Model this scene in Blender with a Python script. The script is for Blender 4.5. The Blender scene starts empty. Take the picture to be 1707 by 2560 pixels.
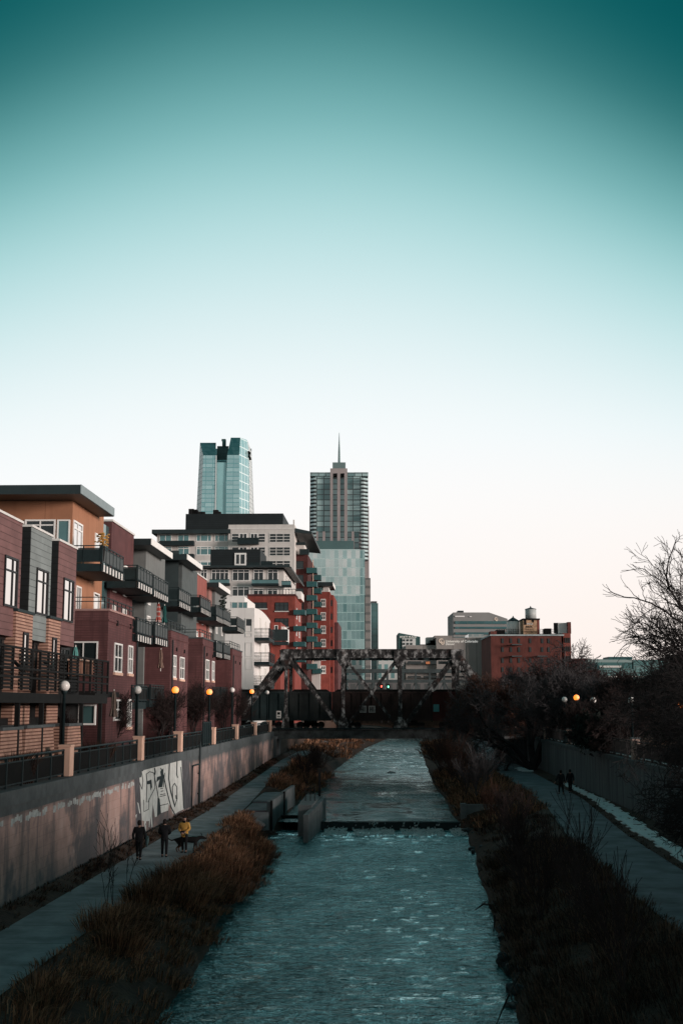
import bpy, bmesh, math, random
import numpy as np
from mathutils import Vector, Matrix, noise as mnoise
random.seed(7); np.random.seed(7)
SC = bpy.context.scene
COL = SC.collection
# ------------------------------------------------------------------ camera
FPX, CX, CY, CAMH = 3150.0, 853.5, 1280.0, 7.1      # focal length in photo pixels, photo centre, eye height over the left path
TH = math.atan(485.0/FPX); ST, CT = math.sin(TH), math.cos(TH)
cam = bpy.data.cameras.new('camera'); camo = bpy.data.objects.new('camera', cam); COL.objects.link(camo)
cam.sensor_fit = 'VERTICAL'; cam.sensor_height = 36; cam.lens = FPX/2560*36
cam.clip_start = 0.1; cam.clip_end = 9000
camo.location = (0, 0, CAMH); camo.rotation_euler = (math.pi/2+TH, 0, 0)
SC.camera = camo
# ------------------------------------------------------------------ sky and sun
SUN_EL, SUN_AZ = math.radians(6.5), math.radians(117)     # azimuth clockwise from +Y (the view direction)
SUN_DIR = Vector((math.cos(SUN_EL)*math.sin(SUN_AZ), math.cos(SUN_EL)*math.cos(SUN_AZ), math.sin(SUN_EL)))
sun = bpy.data.lights.new('sun', 'SUN'); suno = bpy.data.objects.new('sun', sun); COL.objects.link(suno)
sun.energy = 3.9; sun.angle = math.radians(14); sun.color = (1.0, 0.86, 0.80)
suno.rotation_euler = SUN_DIR.to_track_quat('Z', 'Y').to_euler()
W = bpy.data.worlds.new('World'); SC.world = W; W.use_nodes = True
wn, wl_ = W.node_tree.nodes, W.node_tree.links
wn.clear()
def wmath(op, a, b=None, clamp=False):
    n = wn.new('ShaderNodeMath'); n.operation = op; n.use_clamp = clamp
    for i, q in enumerate((a, b)):
        if q is None: continue
        if isinstance(q, (int, float)): n.inputs[i].default_value = q
        else: wl_.new(q, n.inputs[i])
    return n.outputs[0]
tc = wn.new('ShaderNodeTexCoord'); sx = wn.new('ShaderNodeSeparateXYZ'); wl_.new(tc.outputs['Generated'], sx.inputs[0])
X_, Y_, Z_ = sx.outputs
xx = wmath('ADD', X_, 0.022); zz = wmath('MAXIMUM', Z_, 0.0); x2 = wmath('MINIMUM', wmath('MULTIPLY', xx, xx), .12)
t_ = wmath('MULTIPLY', zz, wmath('ADD', 1.0, wmath('MULTIPLY', x2, 2.8)))
rp = wn.new('ShaderNodeValToRGB'); rp.color_ramp.interpolation = 'B_SPLINE'; wl_.new(t_, rp.inputs[0])
SKY = [(0.0, (1.0, .965, .945)), (.10, (1.0, .985, .975)), (.17, (.99, .99, .99)), (.24, (.90, .96, .975)), (.31, (.68, .85, .87)),
       (.375, (.45, .725, .74)), (.44, (.19, .48, .49)), (.515, (.010, .150, .158)), (.60, (.0, .082, .095)), (.68, (.008, .09, .10)), (.82, (.04, .125, .135)), (1.0, (.065, .135, .145))]
el = rp.color_ramp.elements
while len(el) < len(SKY): el.new(0.5)
for e, (p, c) in zip(el, SKY): e.position = p; e.color = (*c, 1)
back = wn.new('ShaderNodeMapRange'); back.interpolation_type = 'SMOOTHSTEP'; wl_.new(Y_, back.inputs[0])
back.inputs[1].default_value = -0.8; back.inputs[2].default_value = 0.5; back.inputs[3].default_value = 0.68; back.inputs[4].default_value = 1.0
skyc = wn.new('ShaderNodeVectorMath'); skyc.operation = 'SCALE'; wl_.new(rp.outputs[0], skyc.inputs[0]); wl_.new(back.outputs[0], skyc.inputs[3])
nis = wn.new('ShaderNodeTexSky'); nis.sky_type = 'NISHITA'; nis.sun_disc = False; nis.sun_elevation = SUN_EL; nis.sun_rotation = SUN_AZ
nsc = wn.new('ShaderNodeVectorMath'); nsc.operation = 'SCALE'; wl_.new(nis.outputs[0], nsc.inputs[0]); nsc.inputs[3].default_value = 0.0
hz = wn.new('ShaderNodeMapRange'); wl_.new(Z_, hz.inputs[0]); hz.inputs[1].default_value = .21; hz.inputs[2].default_value = .0; hz.inputs[3].default_value = 0.0; hz.inputs[4].default_value = 1.0
wx = wn.new('ShaderNodeMapRange'); wl_.new(X_, wx.inputs[0]); wx.inputs[1].default_value = -.25; wx.inputs[2].default_value = .30; wx.inputs[3].default_value = .1; wx.inputs[4].default_value = 1.0
warm = wn.new('ShaderNodeMix'); warm.data_type = 'RGBA'; warm.blend_type = 'MULTIPLY'; wl_.new(wmath('MULTIPLY', hz.outputs[0], wx.outputs[0]), warm.inputs[0]); wl_.new(skyc.outputs[0], warm.inputs[6]); warm.inputs[7].default_value = (1.0, .88, .81, 1)
wadd = wn.new('ShaderNodeVectorMath'); wadd.operation = 'ADD'; wl_.new(warm.outputs[2], wadd.inputs[0]); wl_.new(nsc.outputs[0], wadd.inputs[1])
bg = wn.new('ShaderNodeBackground'); wl_.new(wadd.outputs[0], bg.inputs[0]); bg.inputs[1].default_value = 1.0
wo = wn.new('ShaderNodeOutputWorld'); wl_.new(bg.outputs[0], wo.inputs[0])
SC.view_settings.view_transform = 'Standard'; SC.view_settings.look = 'None'; SC.view_settings.gamma = 1.0; SC.view_settings.exposure = 0.0
SC.cycles.use_denoising = True; SC.cycles.max_bounces = 6; SC.cycles.caustics_reflective = False; SC.cycles.caustics_refractive = False

# ------------------------------------------------------------------ reading points of the photograph
def zm(x0, y0, k): return lambda x, y: (x0+x/k, y0+y/k)
z1, z2, z3, z4, z5 = zm(0,1180,3.5636), zm(0,1560,3.5636), zm(360,1060,2.6133), zm(320,1540,3.5636), zm(640,1580,2.3758)
z6, z7, z8 = zm(960,1480,3.136), zm(1180,1280,2.9753), zm(1160,1800,2.8665)
y1, y2, y3, y4, y5, y6, y7 = zm(0,1880,2.24), zm(300,1900,3.4087), zm(520,1900,3.92), zm(460,1080,3.136), zm(380,1280,3.2667), zm(1360,1640,4.5187), zm(960,1860,4.9)
def ray(px, py):
    a, b = (px-CX)/FPX, (CY-py)/FPX
    return a, CT-b*ST, ST+b*CT
def atY(px, py, Y):
    r = ray(px, py); k = Y/r[1]; return Vector((r[0]*k, Y, CAMH+r[2]*k))
def atZ(px, py, z):
    r = ray(px, py); k = (z-CAMH)/r[2]; return Vector((r[0]*k, r[1]*k, z))
class Frame:                                         # local axes: h to the right, s away from the camera, z up
    def __init__(s, ox, oy, ang): s.ox, s.oy, s.c, s.n = ox, oy, math.cos(ang), math.sin(ang)
    def __call__(s, p):
        h, q, z = p; return (s.ox+h*s.c+q*s.n, s.oy-h*s.n+q*s.c, z)
    def loc(s, x, y): return ((x-s.ox)*s.c-(y-s.oy)*s.n, (x-s.ox)*s.n+(y-s.oy)*s.c)
    def hit(s, p, axis, val):                        # the photo point p on the plane h = val or s = val -> (h, s, z)
        a, b, d = ray(*p)
        if axis == 'h': t = (val+s.ox*s.c-s.oy*s.n)/(a*s.c-b*s.n)
        else: t = (val+s.ox*s.n+s.oy*s.c)/(a*s.n+b*s.c)
        h, q = s.loc(a*t, b*t); return h, q, CAMH+d*t
    def S(s, p, h): return s.hit(p, 'h', h)[1]
    def Hh(s, p, q): return s.hit(p, 's', q)[0]
    def Zr(s, p, h): return s.hit(p, 'h', h)[2]
    def Zc(s, p, q): return s.hit(p, 's', q)[2]
ID = Frame(0, 0, 0)
L = Frame(-13.5, 0, 0.037)                           # the left bank: wall face is h = 0, houses stand at negative h
RW = Frame(15.0, 0, 0.046)                           # the right bank: wall face is h = 0

# ------------------------------------------------------------------ mesh helpers
WLOC = {}
class MB:
    def __init__(s, T=None): s.v, s.f, s.mi, s.T, s.m = [], [], [], T or (lambda p: p), 0
    def add(s, vs, fs):
        b = len(s.v); s.v += [s.T(tuple(p)) for p in vs]; s.f += [tuple(i+b for i in q) for q in fs]; s.mi += [s.m]*len(fs)
    def poly(s, pts): s.add(pts, [tuple(range(len(pts)))])
    def box(s, x0, x1, y0, y1, z0, z1):
        x0, x1 = min(x0,x1), max(x0,x1); y0, y1 = min(y0,y1), max(y0,y1); z0, z1 = min(z0,z1), max(z0,z1)
        s.add([(x0,y0,z0),(x1,y0,z0),(x1,y1,z0),(x0,y1,z0),(x0,y0,z1),(x1,y0,z1),(x1,y1,z1),(x0,y1,z1)],
              [(0,3,2,1),(4,5,6,7),(0,1,5,4),(1,2,6,5),(2,3,7,6),(3,0,4,7)])
        return s
    def prism(s, pts, axis, c0, c1):                 # pts in the two other axes, in order
        n = len(pts)
        mk = {'z': lambda a,b,c: (a,b,c), 's': lambda a,b,c: (a,c,b), 'h': lambda a,b,c: (c,a,b)}[axis]
        vs = [mk(a,b,c0) for a,b in pts]+[mk(a,b,c1) for a,b in pts]
        s.add(vs, [tuple(range(n))[::-1], tuple(range(n,2*n))]+[(i,(i+1)%n,n+(i+1)%n,n+i) for i in range(n)])
        return s
    def beam(s, p, q, w, d, up=(0,0,1)):
        p, q = Vector(p), Vector(q); a = (q-p).normalized(); u = Vector(up)
        if abs(a.dot(u)) > .99: u = Vector((0,1,0))
        r = a.cross(u).normalized()*w/2; u = r.cross(a).normalized()*d/2
        s.add([p-r-u,p+r-u,p+r+u,p-r+u,q-r-u,q+r-u,q+r+u,q-r+u], [(0,3,2,1),(4,5,6,7),(0,1,5,4),(1,2,6,5),(2,3,7,6),(3,0,4,7)])
        return s
    def tube(s, pts, rad, n=6):
        pts = [Vector(p) for p in pts]; rad = rad if hasattr(rad, '__len__') else [rad]*len(pts); vs, fs = [], []
        for i, p in enumerate(pts):
            a = (pts[min(i+1,len(pts)-1)]-pts[max(i-1,0)]).normalized()
            r = a.orthogonal().normalized() if abs(a.z) < .95 else Vector((1,0,0))-a*a.x
            if abs(a.z) < .95: r = a.cross(Vector((0,0,1))).normalized()
            r.normalize(); u = a.cross(r)
            vs += [p+(r*math.cos(2*math.pi*k/n)+u*math.sin(2*math.pi*k/n))*rad[i] for k in range(n)]
        for i in range(len(pts)-1):
            fs += [(i*n+k, i*n+(k+1)%n, (i+1)*n+(k+1)%n, (i+1)*n+k) for k in range(n)]
        fs += [tuple(range(n))[::-1], tuple(range((len(pts)-1)*n, len(pts)*n))]
        s.add(vs, fs); return s
    def lathe(s, x, y, prof, n=16):
        vs = [(x+r*math.cos(2*math.pi*k/n), y+r*math.sin(2*math.pi*k/n), z) for r, z in prof for k in range(n)]
        fs = [(i*n+k, i*n+(k+1)%n, (i+1)*n+(k+1)%n, (i+1)*n+k) for i in range(len(prof)-1) for k in range(n)]
        fs += [tuple(range(n))[::-1], tuple(range((len(prof)-1)*n, len(prof)*n))]
        s.add(vs, fs); return s
    def build(s, name, mats, parent=None, smooth=False, origin=None):
        me = bpy.data.meshes.new(name)
        if parent is not None: off = WLOC[parent.name]
        elif origin is not None: off = Vector(origin)
        else:
            a = np.array(s.v); off = Vector(((a[:,0].min()+a[:,0].max())/2, (a[:,1].min()+a[:,1].max())/2, a[:,2].min()))
        me.from_pydata([(p[0]-off.x, p[1]-off.y, p[2]-off.z) for p in s.v], [], s.f)
        mats = mats if isinstance(mats, (list, tuple)) else [mats]
        for m in mats: me.materials.append(m)
        if len(mats) > 1: me.polygons.foreach_set('material_index', s.mi)
        if smooth: me.polygons.foreach_set('use_smooth', [True]*len(me.polygons))
        o = bpy.data.objects.new(name, me); COL.objects.link(o)
        if parent is not None: o.parent = parent
        else: o.location = off
        WLOC[o.name] = off
        return o
def tag(o, label=None, cat=None, group=None, kind=None):
    for k, q in (('label', label), ('category', cat), ('group', group), ('kind', kind)):
        if q: o[k] = q
    return o
def thing(name, label, cat, loc, group=None):
    o = bpy.data.objects.new(name, None); COL.objects.link(o); o.location = loc; o.empty_display_size = .3
    WLOC[o.name] = Vector(loc); return tag(o, label, cat, group)
def dup(o, loc=None, label=None, parent=None):
    c = o.copy(); COL.objects.link(c)
    if parent is not None: c.parent = parent
    if loc is not None: c.location = loc
    if label: c['label'] = label
    for ch in list(o.children): dup(ch, parent=c)
    return c
def np_mesh(name, verts, tris, mat, parent=None, origin=(0,0,0)):
    me = bpy.data.meshes.new(name); off = np.array(WLOC[parent.name] if parent is not None else origin)
    verts = np.asarray(verts, dtype=np.float32)-off.astype(np.float32); tris = np.asarray(tris, dtype=np.int32); k = tris.shape[1]
    me.vertices.add(len(verts)); me.vertices.foreach_set('co', verts.ravel())
    me.loops.add(tris.size); me.loops.foreach_set('vertex_index', tris.ravel())
    me.polygons.add(len(tris)); me.polygons.foreach_set('loop_start', np.arange(0, tris.size, k, dtype=np.int32))
    me.materials.append(mat); me.update(calc_edges=True); me.validate()
    o = bpy.data.objects.new(name, me); COL.objects.link(o)
    if parent is not None: o.parent = parent
    else: o.location = origin
    WLOC[o.name] = Vector([float(q) for q in off]); return o
def pl(x, pts):
    if x <= pts[0][0]: return pts[0][1]
    for (a, p), (b, q) in zip(pts, pts[1:]):
        if x <= b: return p+(q-p)*(x-a)/(b-a)
    return pts[-1][1]

# ------------------------------------------------------------------ materials
class NT:
    def __init__(s, name):
        s.m = bpy.data.materials.new(name); s.m.use_nodes = True; s.N = s.m.node_tree.nodes; s.K = s.m.node_tree.links
        s.b = s.N['Principled BSDF']; g = s.N.new('ShaderNodeNewGeometry'); s.pos = g.outputs['Position']
        s.sep = s.N.new('ShaderNodeSeparateXYZ'); s.K.new(s.pos, s.sep.inputs[0]); s.x, s.y, s.z = s.sep.outputs
    def put(s, q, sock):
        if hasattr(q, 'is_linked'): s.K.new(q, sock)
        elif isinstance(q, (tuple, list)): sock.default_value = (*q, 1) if len(q) == 3 and sock.type == 'RGBA' else q
        else: sock.default_value = q
    def math(s, op, a, b=0.0, c=0.0, clamp=False):
        n = s.N.new('ShaderNodeMath'); n.operation = op; n.use_clamp = clamp
        s.put(a, n.inputs[0]); s.put(b, n.inputs[1])
        if op in ('MULTIPLY_ADD', 'COMPARE'): s.put(c, n.inputs[2])
        return n.outputs[0]
    def vec(s, x, y, z):
        n = s.N.new('ShaderNodeCombineXYZ'); s.put(x, n.inputs[0]); s.put(y, n.inputs[1]); s.put(z, n.inputs[2]); return n.outputs[0]
    def scaled(s, v, k):
        n = s.N.new('ShaderNodeVectorMath'); n.operation = 'MULTIPLY'; s.put(v, n.inputs[0]); n.inputs[1].default_value = k; return n.outputs[0]
    def noise(s, scale, detail=4, rough=.55, v=None, dist=0.0):
        n = s.N.new('ShaderNodeTexNoise'); s.K.new(v if v is not None else s.pos, n.inputs['Vector'])
        n.inputs['Scale'].default_value = scale; n.inputs['Detail'].default_value = detail; n.inputs['Roughness'].default_value = rough; n.inputs['Distortion'].default_value = dist
        return n.outputs['Fac']
    def white(s, v):
        n = s.N.new('ShaderNodeTexWhiteNoise'); n.noise_dimensions = '3D'; s.K.new(v, n.inputs['Vector']); return n.outputs['Value']
    def ramp(s, f, stops):
        n = s.N.new('ShaderNodeValToRGB'); s.K.new(f, n.inputs[0]); e = n.color_ramp.elements
        while len(e) < len(stops): e.new(.5)
        for q, (p, c) in zip(e, stops): q.position = p; q.color = (*c, 1) if not isinstance(c, (int, float)) else (c, c, c, 1)
        return n.outputs[0]
    def mix(s, f, a, b, mode='MIX'):
        n = s.N.new('ShaderNodeMix'); n.data_type = 'RGBA'; n.blend_type = mode
        s.put(f, n.inputs[0]); s.put(a, n.inputs[6]); s.put(b, n.inputs[7]); return n.outputs[2]
    def step(s, f, lo, hi):
        n = s.N.new('ShaderNodeMapRange'); s.put(f, n.inputs[0]); n.inputs[1].default_value = lo; n.inputs[2].default_value = hi; return n.outputs[0]
    def bump(s, h, k, dist=.05):
        n = s.N.new('ShaderNodeBump'); n.inputs['Strength'].default_value = k; n.inputs['Distance'].default_value = dist
        s.K.new(h, n.inputs['Height']); s.K.new(n.outputs[0], s.b.inputs['Normal'])
    def done(s, col, rough=.8, metal=0.0, spec=.3):
        s.put(col, s.b.inputs['Base Color']); s.put(rough, s.b.inputs['Roughness']); s.put(metal, s.b.inputs['Metallic'])
        s.b.inputs['Specular IOR Level'].default_value = spec; return s.m
def mul(c, k): return tuple(min(1, q*k) for q in c)
def M(name, col, rough=.8, var=.2, scale=1.5, metal=0.0, spec=.3, stripe=None, bump=0.0, streak=0.0, grid=None):
    t = NT(name); f = t.noise(scale, 5, .6)
    c = t.ramp(f, [(.3, mul(col, 1-var)), (.7, mul(col, 1+var))])
    if streak:                                       # rain streaks running down
        g = t.noise(1.0, 4, .6, t.scaled(t.pos, (2.2, 2.2, .18)))
        c = t.mix(t.step(g, .52, .72), c, mul(col, 1-streak))
    if stripe:                                       # courses: (period, joint share, joint colour)
        p, w, dc = stripe
        fr = t.math('FRACT', t.math('DIVIDE', t.z, p)); c = t.mix(t.math('LESS_THAN', fr, w), c, dc)
        row = t.white(t.vec(t.math('FLOOR', t.math('DIVIDE', t.z, p)), t.math('FLOOR', t.math('DIVIDE', t.math('ADD', t.x, t.y), p*3.2)), 0.0))
        c = t.mix(t.math('MULTIPLY', row, .35), c, mul(col, .62))
    if grid:
        pw, w, dc = grid
        fr = t.math('FRACT', t.math('DIVIDE', t.math('ADD', t.x, t.y), pw)); c = t.mix(t.math('LESS_THAN', fr, w), c, dc)
    if bump: t.bump(t.noise(scale*6, 4), bump)
    return t.done(c, rough, metal, spec)
def curtain(name, a, b, pw, ph, mull, mw=.06, mh=.10, metal=.45, rough=.12, lit=0.0, streaky=0.0):
    t = NT(name); u = t.math('DIVIDE', t.math('ADD', t.x, t.math('MULTIPLY', t.y, 1.0)), pw); w = t.math('DIVIDE', t.z, ph)
    cell = t.vec(t.math('FLOOR', u), t.math('FLOOR', w), 3.0); r = t.white(cell)
    c = t.mix(r, a, b)
    if streaky: c = t.mix(t.math('MULTIPLY', t.noise(.05, 5, .6, t.scaled(t.pos, (1, 1, 2.4))), streaky), c, mul(a, .35))
    m = t.math('MAXIMUM', t.math('LESS_THAN', t.math('FRACT', u), mw), t.math('LESS_THAN', t.math('FRACT', w), mh))
    c = t.mix(m, c, mull)
    t.done(c, rough, t.math('MULTIPLY', t.math('SUBTRACT', 1.0, m), metal), .5)
    if lit:
        on = t.math('GREATER_THAN', t.white(t.vec(t.math('FLOOR', u), t.math('FLOOR', w), 9.0)), 1-lit)
        t.put(t.math('MULTIPLY', t.math('MULTIPLY', on, t.math('SUBTRACT', 1.0, m)), .9), t.b.inputs['Emission Strength']); t.b.inputs['Emission Color'].default_value = (1, .8, .55, 1)
    return t.m
def glow(name, col, k):
    t = NT(name); t.b.inputs['Emission Color'].default_value = (*col, 1)
    f = t.noise(4, 2); t.put(t.math('MULTIPLY_ADD', f, .4*k, .8*k), t.b.inputs['Emission Strength']); return t.done((.5, .4, .3), .4)
DARK = (.004, .004, .004)
m_siding_red = M('brown_red_siding', (.165,.082,.078), .7, .25, .8, stripe=(.30,.10,(.05,.02,.018)))
m_siding_gray = M('grey_siding', (.20,.225,.22), .7, .15, .8, stripe=(.30,.10,(.06,.07,.07)))
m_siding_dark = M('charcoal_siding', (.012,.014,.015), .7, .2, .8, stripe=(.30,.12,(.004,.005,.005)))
m_tan = M('tan_brick', (.40,.235,.175), .85, .25, 2., stripe=(.14,.36,(.09,.035,.025)))
m_orange = M('orange_stucco', (.33,.155,.088), .85, .12, .6, streak=.12, grid=(4.1,.008,(.2,.09,.05)))
m_brick = M('purple_red_brick', (.115,.047,.047), .85, .34, .8, stripe=(.15,.2,(.07,.03,.03)), streak=.4)
m_brick_dark = M('dark_brick', (.075,.024,.022), .85, .25, 1., stripe=(.3,.12,(.03,.01,.01)))
m_brick_red = M('bright_red_brick', (.22,.050,.038), .85, .25, .8, streak=.3)
m_stucco = M('grey_stucco', (.155,.165,.16), .85, .15, .6, streak=.15)
m_stucco_shade = M('slate_stucco_shade', (.035,.05,.052), .85, .2, .6)
m_white = M('white_paint', (.78,.77,.74), .6, .06, 1.)
m_cream = M('cream_panel', (.56,.53,.50), .75, .08, .4, streak=.12)
m_offwhite = M('off_white_stucco', (.74,.71,.68), .75, .06, .5, streak=.12)
m_metal = M('dark_green_steel', (.009,.019,.021), .6, .3, 2., spec=.3)
m_roof = M('dark_metal_roof', (.010,.020,.022), .5, .3, .6, spec=.5)
m_roofrib = M('ribbed_dark_panel', (.012,.017,.019), .6, .25, .6, stripe=(.45,.15,(.004,.006,.006)))
m_black = M('black_and_recess_shade', (.006,.006,.006), .9, .3, 2.)  # for black parts, and for shade painted on recessed walls
m_panel = M('mesh_panel', (.075,.085,.085), .6, .2, 3., grid=(.12,.3,(.02,.024,.025)))
m_fascia = M('pale_fascia', (.62,.60,.57), .6, .1, 2.)
m_teal = M('teal_panel', (.025,.085,.088), .5, .2, 1.5)
m_concrete = M('grey_concrete', (.155,.165,.168), .9, .25, .9, bump=.3, streak=.35)
m_coping = M('coping_concrete', (.075,.085,.088), .9, .3, 1.1, bump=.3)
m_pillar = M('peach_pillar_concrete', (.66,.42,.32), .85, .1, 1.5, bump=.1)
m_path = M('path_concrete', (.215,.24,.25), .9, .42, .7, bump=.2)
m_pathdark = M('path_asphalt', (.135,.155,.17), .9, .42, .7, bump=.2)
m_band = M('purple_brick_band', (.11,.065,.075), .9, .2, 2.)
m_tree = M('bark', (.020,.017,.017), .95, .4, 3.)
m_twig = M('twig', (.026,.017,.016), .95, .4, 2.)
m_twig_gray = M('grey_twig', (.05,.046,.048), .95, .4, 2.)
m_twig_brown = M('russet_twig', (.065,.032,.023), .95, .4, .4)
m_glass_bright = NT('mirror_glass'); m_glass_bright = m_glass_bright.done((.86,.84,.82), .03, 1.0)
def glassm(name, col, metal=.25, rough=.06):
    t = NT(name); f = t.noise(.5, 3); return t.done(t.mix(f, mul(col,.5), mul(col,1.5)), rough, metal, .5)
m_glass = glassm('dark_glass', (.02,.03,.032))
m_glass_teal = glassm('teal_glass', (.10,.20,.205), .5)
m_frame_dark = M('dark_window_frame', (.008,.008,.009), .5, .2)
def wall_mat():
    t = NT('stained_retaining_wall')
    base = t.ramp(t.noise(.35, 6, .65), [(.30, (.17,.125,.118)), (.5, (.40,.26,.225)), (.72, (.50,.36,.32))])
    st = t.noise(1., 6, .7, t.scaled(t.pos, (1.1, 1.1, .10)))
    c = t.mix(t.step(st, .50, .66), base, (.10,.09,.092))
    c = t.mix(t.math('MULTIPLY', t.step(t.noise(.17, 5, .72), .47, .55), .85), c, (.10,.098,.105))
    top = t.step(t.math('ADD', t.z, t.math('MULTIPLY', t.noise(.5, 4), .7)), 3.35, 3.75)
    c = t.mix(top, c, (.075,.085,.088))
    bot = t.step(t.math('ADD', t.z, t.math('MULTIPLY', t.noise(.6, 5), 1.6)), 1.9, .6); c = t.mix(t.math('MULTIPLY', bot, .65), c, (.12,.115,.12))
    j = t.math('LESS_THAN', t.math('FRACT', t.math('DIVIDE', t.z, .42)), .05); c = t.mix(t.math('MULTIPLY', j, .25), c, (.05,.045,.045))
    t.bump(t.noise(5, 5), .4); return t.done(c, .92)
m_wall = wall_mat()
def rwall_mat():
    t = NT('grey_board_wall'); st = t.noise(1., 6, .65, t.scaled(t.pos, (1.6, 1.6, .16)))
    c = t.ramp(st, [(.3, (.05,.058,.062)), (.55, (.12,.13,.135)), (.75, (.17,.175,.18))])
    v = t.math('LESS_THAN', t.math('FRACT', t.math('DIVIDE', t.y, 1.5)), .04); c = t.mix(v, c, (.05,.05,.052)); t.bump(t.noise(4, 5), .3); return t.done(c, .92)
m_rwall = rwall_mat()
def rust_mat():
    t = NT('peeling_bridge_paint'); a = t.noise(1.5, 9, .70, t.scaled(t.pos, (1, 1, .7))); b = t.noise(.7, 5, .6)
    c = t.ramp(a, [(.36, (.006,.006,.006)), (.50, (.024,.023,.023)), (.555, (.13,.128,.126)), (.68, (.42,.415,.41))])
    c = t.mix(t.step(b, .58, .72), c, (.04,.017,.013)); t.bump(a, .3); return t.done(c, .85)
m_rust = rust_mat()
m_steel_dark = M('sooty_steel', (.03,.028,.028), .85, .5, 1.2)
def water_mat(name, foam, bk=1.0, tint=(.60, .96, 1.0), fk=1.5, calm_s=.28, lo=.72, fs=2.2, hi=.40):
    t = NT(name)
    p = t.scaled(t.pos, (.55, 1.0, 1)); a = t.noise(2.6, 3, .55, p, .6); b = t.noise(8.0, 3, .6, p, .4); d = t.noise(.5, 3, .5, t.scaled(t.pos, (.7, 1, 1)))
    h = t.math('ADD', t.math('ADD', t.math('MULTIPLY', a, .8), t.math('MULTIPLY', b, .42)), t.math('MULTIPLY', d, 1.2))
    t.bump(h, bk, .22)
    calm = t.step(t.math('ADD', t.math('MULTIPLY', t.noise(calm_s, 4, .6, t.scaled(t.pos, (1.0, .55, 1)), 1.2), .75), t.math('MULTIPLY', t.noise(calm_s*3.5, 3, .6, t.scaled(t.pos, (.6, 1, 1)), .8), .25)), .40, .60)
    t.put(t.math('MULTIPLY_ADD', calm, bk*hi, bk*lo), [n for n in t.N if n.type == 'BUMP'][0].inputs['Strength'])
    f = t.noise(fs, 7, .7, t.scaled(t.pos, (.35, 1.0, 1)))
    msk = t.math('MULTIPLY', t.step(f, .50, .64), foam(t), clamp=True)
    t.done((.42,.56,.57), .6); foamb = t.b; N, K = t.N, t.K
    bn = [n for n in N if n.type == 'BUMP'][0].outputs[0]
    fr = N.new('ShaderNodeFresnel'); fr.inputs[0].default_value = 1.36; K.new(bn, fr.inputs['Normal'])
    gl = N.new('ShaderNodeBsdfGlossy'); gl.inputs['Color'].default_value = (*tint, 1); gl.inputs['Roughness'].default_value = .07; K.new(bn, gl.inputs['Normal'])
    df = N.new('ShaderNodeBsdfDiffuse'); df.inputs['Color'].default_value = (.008,.036,.040,1); K.new(bn, df.inputs['Normal'])
    m1 = N.new('ShaderNodeMixShader'); K.new(t.math('MULTIPLY_ADD', fr.outputs[0], fk, .03, clamp=True), m1.inputs[0]); K.new(df.outputs[0], m1.inputs[1]); K.new(gl.outputs[0], m1.inputs[2])
    m2 = N.new('ShaderNodeMixShader'); K.new(msk, m2.inputs[0]); K.new(m1.outputs[0], m2.inputs[1]); K.new(foamb.outputs[0], m2.inputs[2]); K.new(m2.outputs[0], N['Material Output'].inputs['Surface'])
    return t.m
m_water = water_mat('river_lower', lambda t: t.math('ADD', t.math('MULTIPLY', t.step(t.y, 83.5, 91.0), .95), .0))
m_water_up = water_mat('river_pool', lambda t: t.math('MULTIPLY', t.step(t.y, 166., 205.), .95), .75, (.62, .80, .82), 1.3, .22, .02, .5, 1.25)
def ground_mat():
    t = NT('bare_bank_earth'); c = t.ramp(t.noise(1.2, 7, .7), [(.3, (.02,.012,.009)), (.6, (.07,.040,.028)), (.75, (.10,.066,.05))]); t.bump(t.noise(5, 6), .6, .1); return t.done(c, .95)
m_ground = ground_mat()
def grass_mat(name, cs, sc=.45):
    t = NT(name); f = t.noise(sc, 4, .6); w = t.white(t.scaled(t.pos, (3., 3., .01)))
    at = t.N.new('ShaderNodeAttribute'); at.attribute_name = 'tint'
    c = t.ramp(t.math('ADD', t.math('MULTIPLY', f, .62), t.math('MULTIPLY', at.outputs['Fac'], .38)), [(.28, cs[0]), (.5, cs[1]), (.72, cs[2])])
    return t.done(c, .9, 0, .15)
m_grass = grass_mat('dry_orange_grass', ((.028,.015,.011), (.16,.080,.046), (.52,.27,.16)))
m_grass_dark = grass_mat('dark_dry_grass', ((.014,.009,.007), (.052,.031,.022), (.17,.10,.07)))
m_lawn = grass_mat('tan_lawn', ((.11,.055,.03), (.17,.09,.05), (.24,.13,.075)))
def snow_mat():
    t = NT('thin_snow'); c = t.ramp(t.noise(.9, 6, .6), [(.3, (.62,.72,.74)), (.7, (.85,.9,.9))]); t.bump(t.noise(6, 4), .4); return t.done(c, .8)
m_snow = snow_mat()
m_rock = M('grey_rock', (.13,.135,.14), .9, .4, 1.6, bump=.5)
m_globe = M('milk_glass_globe', (.74,.70,.66), .35, .05, 3., spec=.5)
m_globe_lit = glow('lit_orange_globe', (1.0, .215, .010), 1.9)
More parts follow.
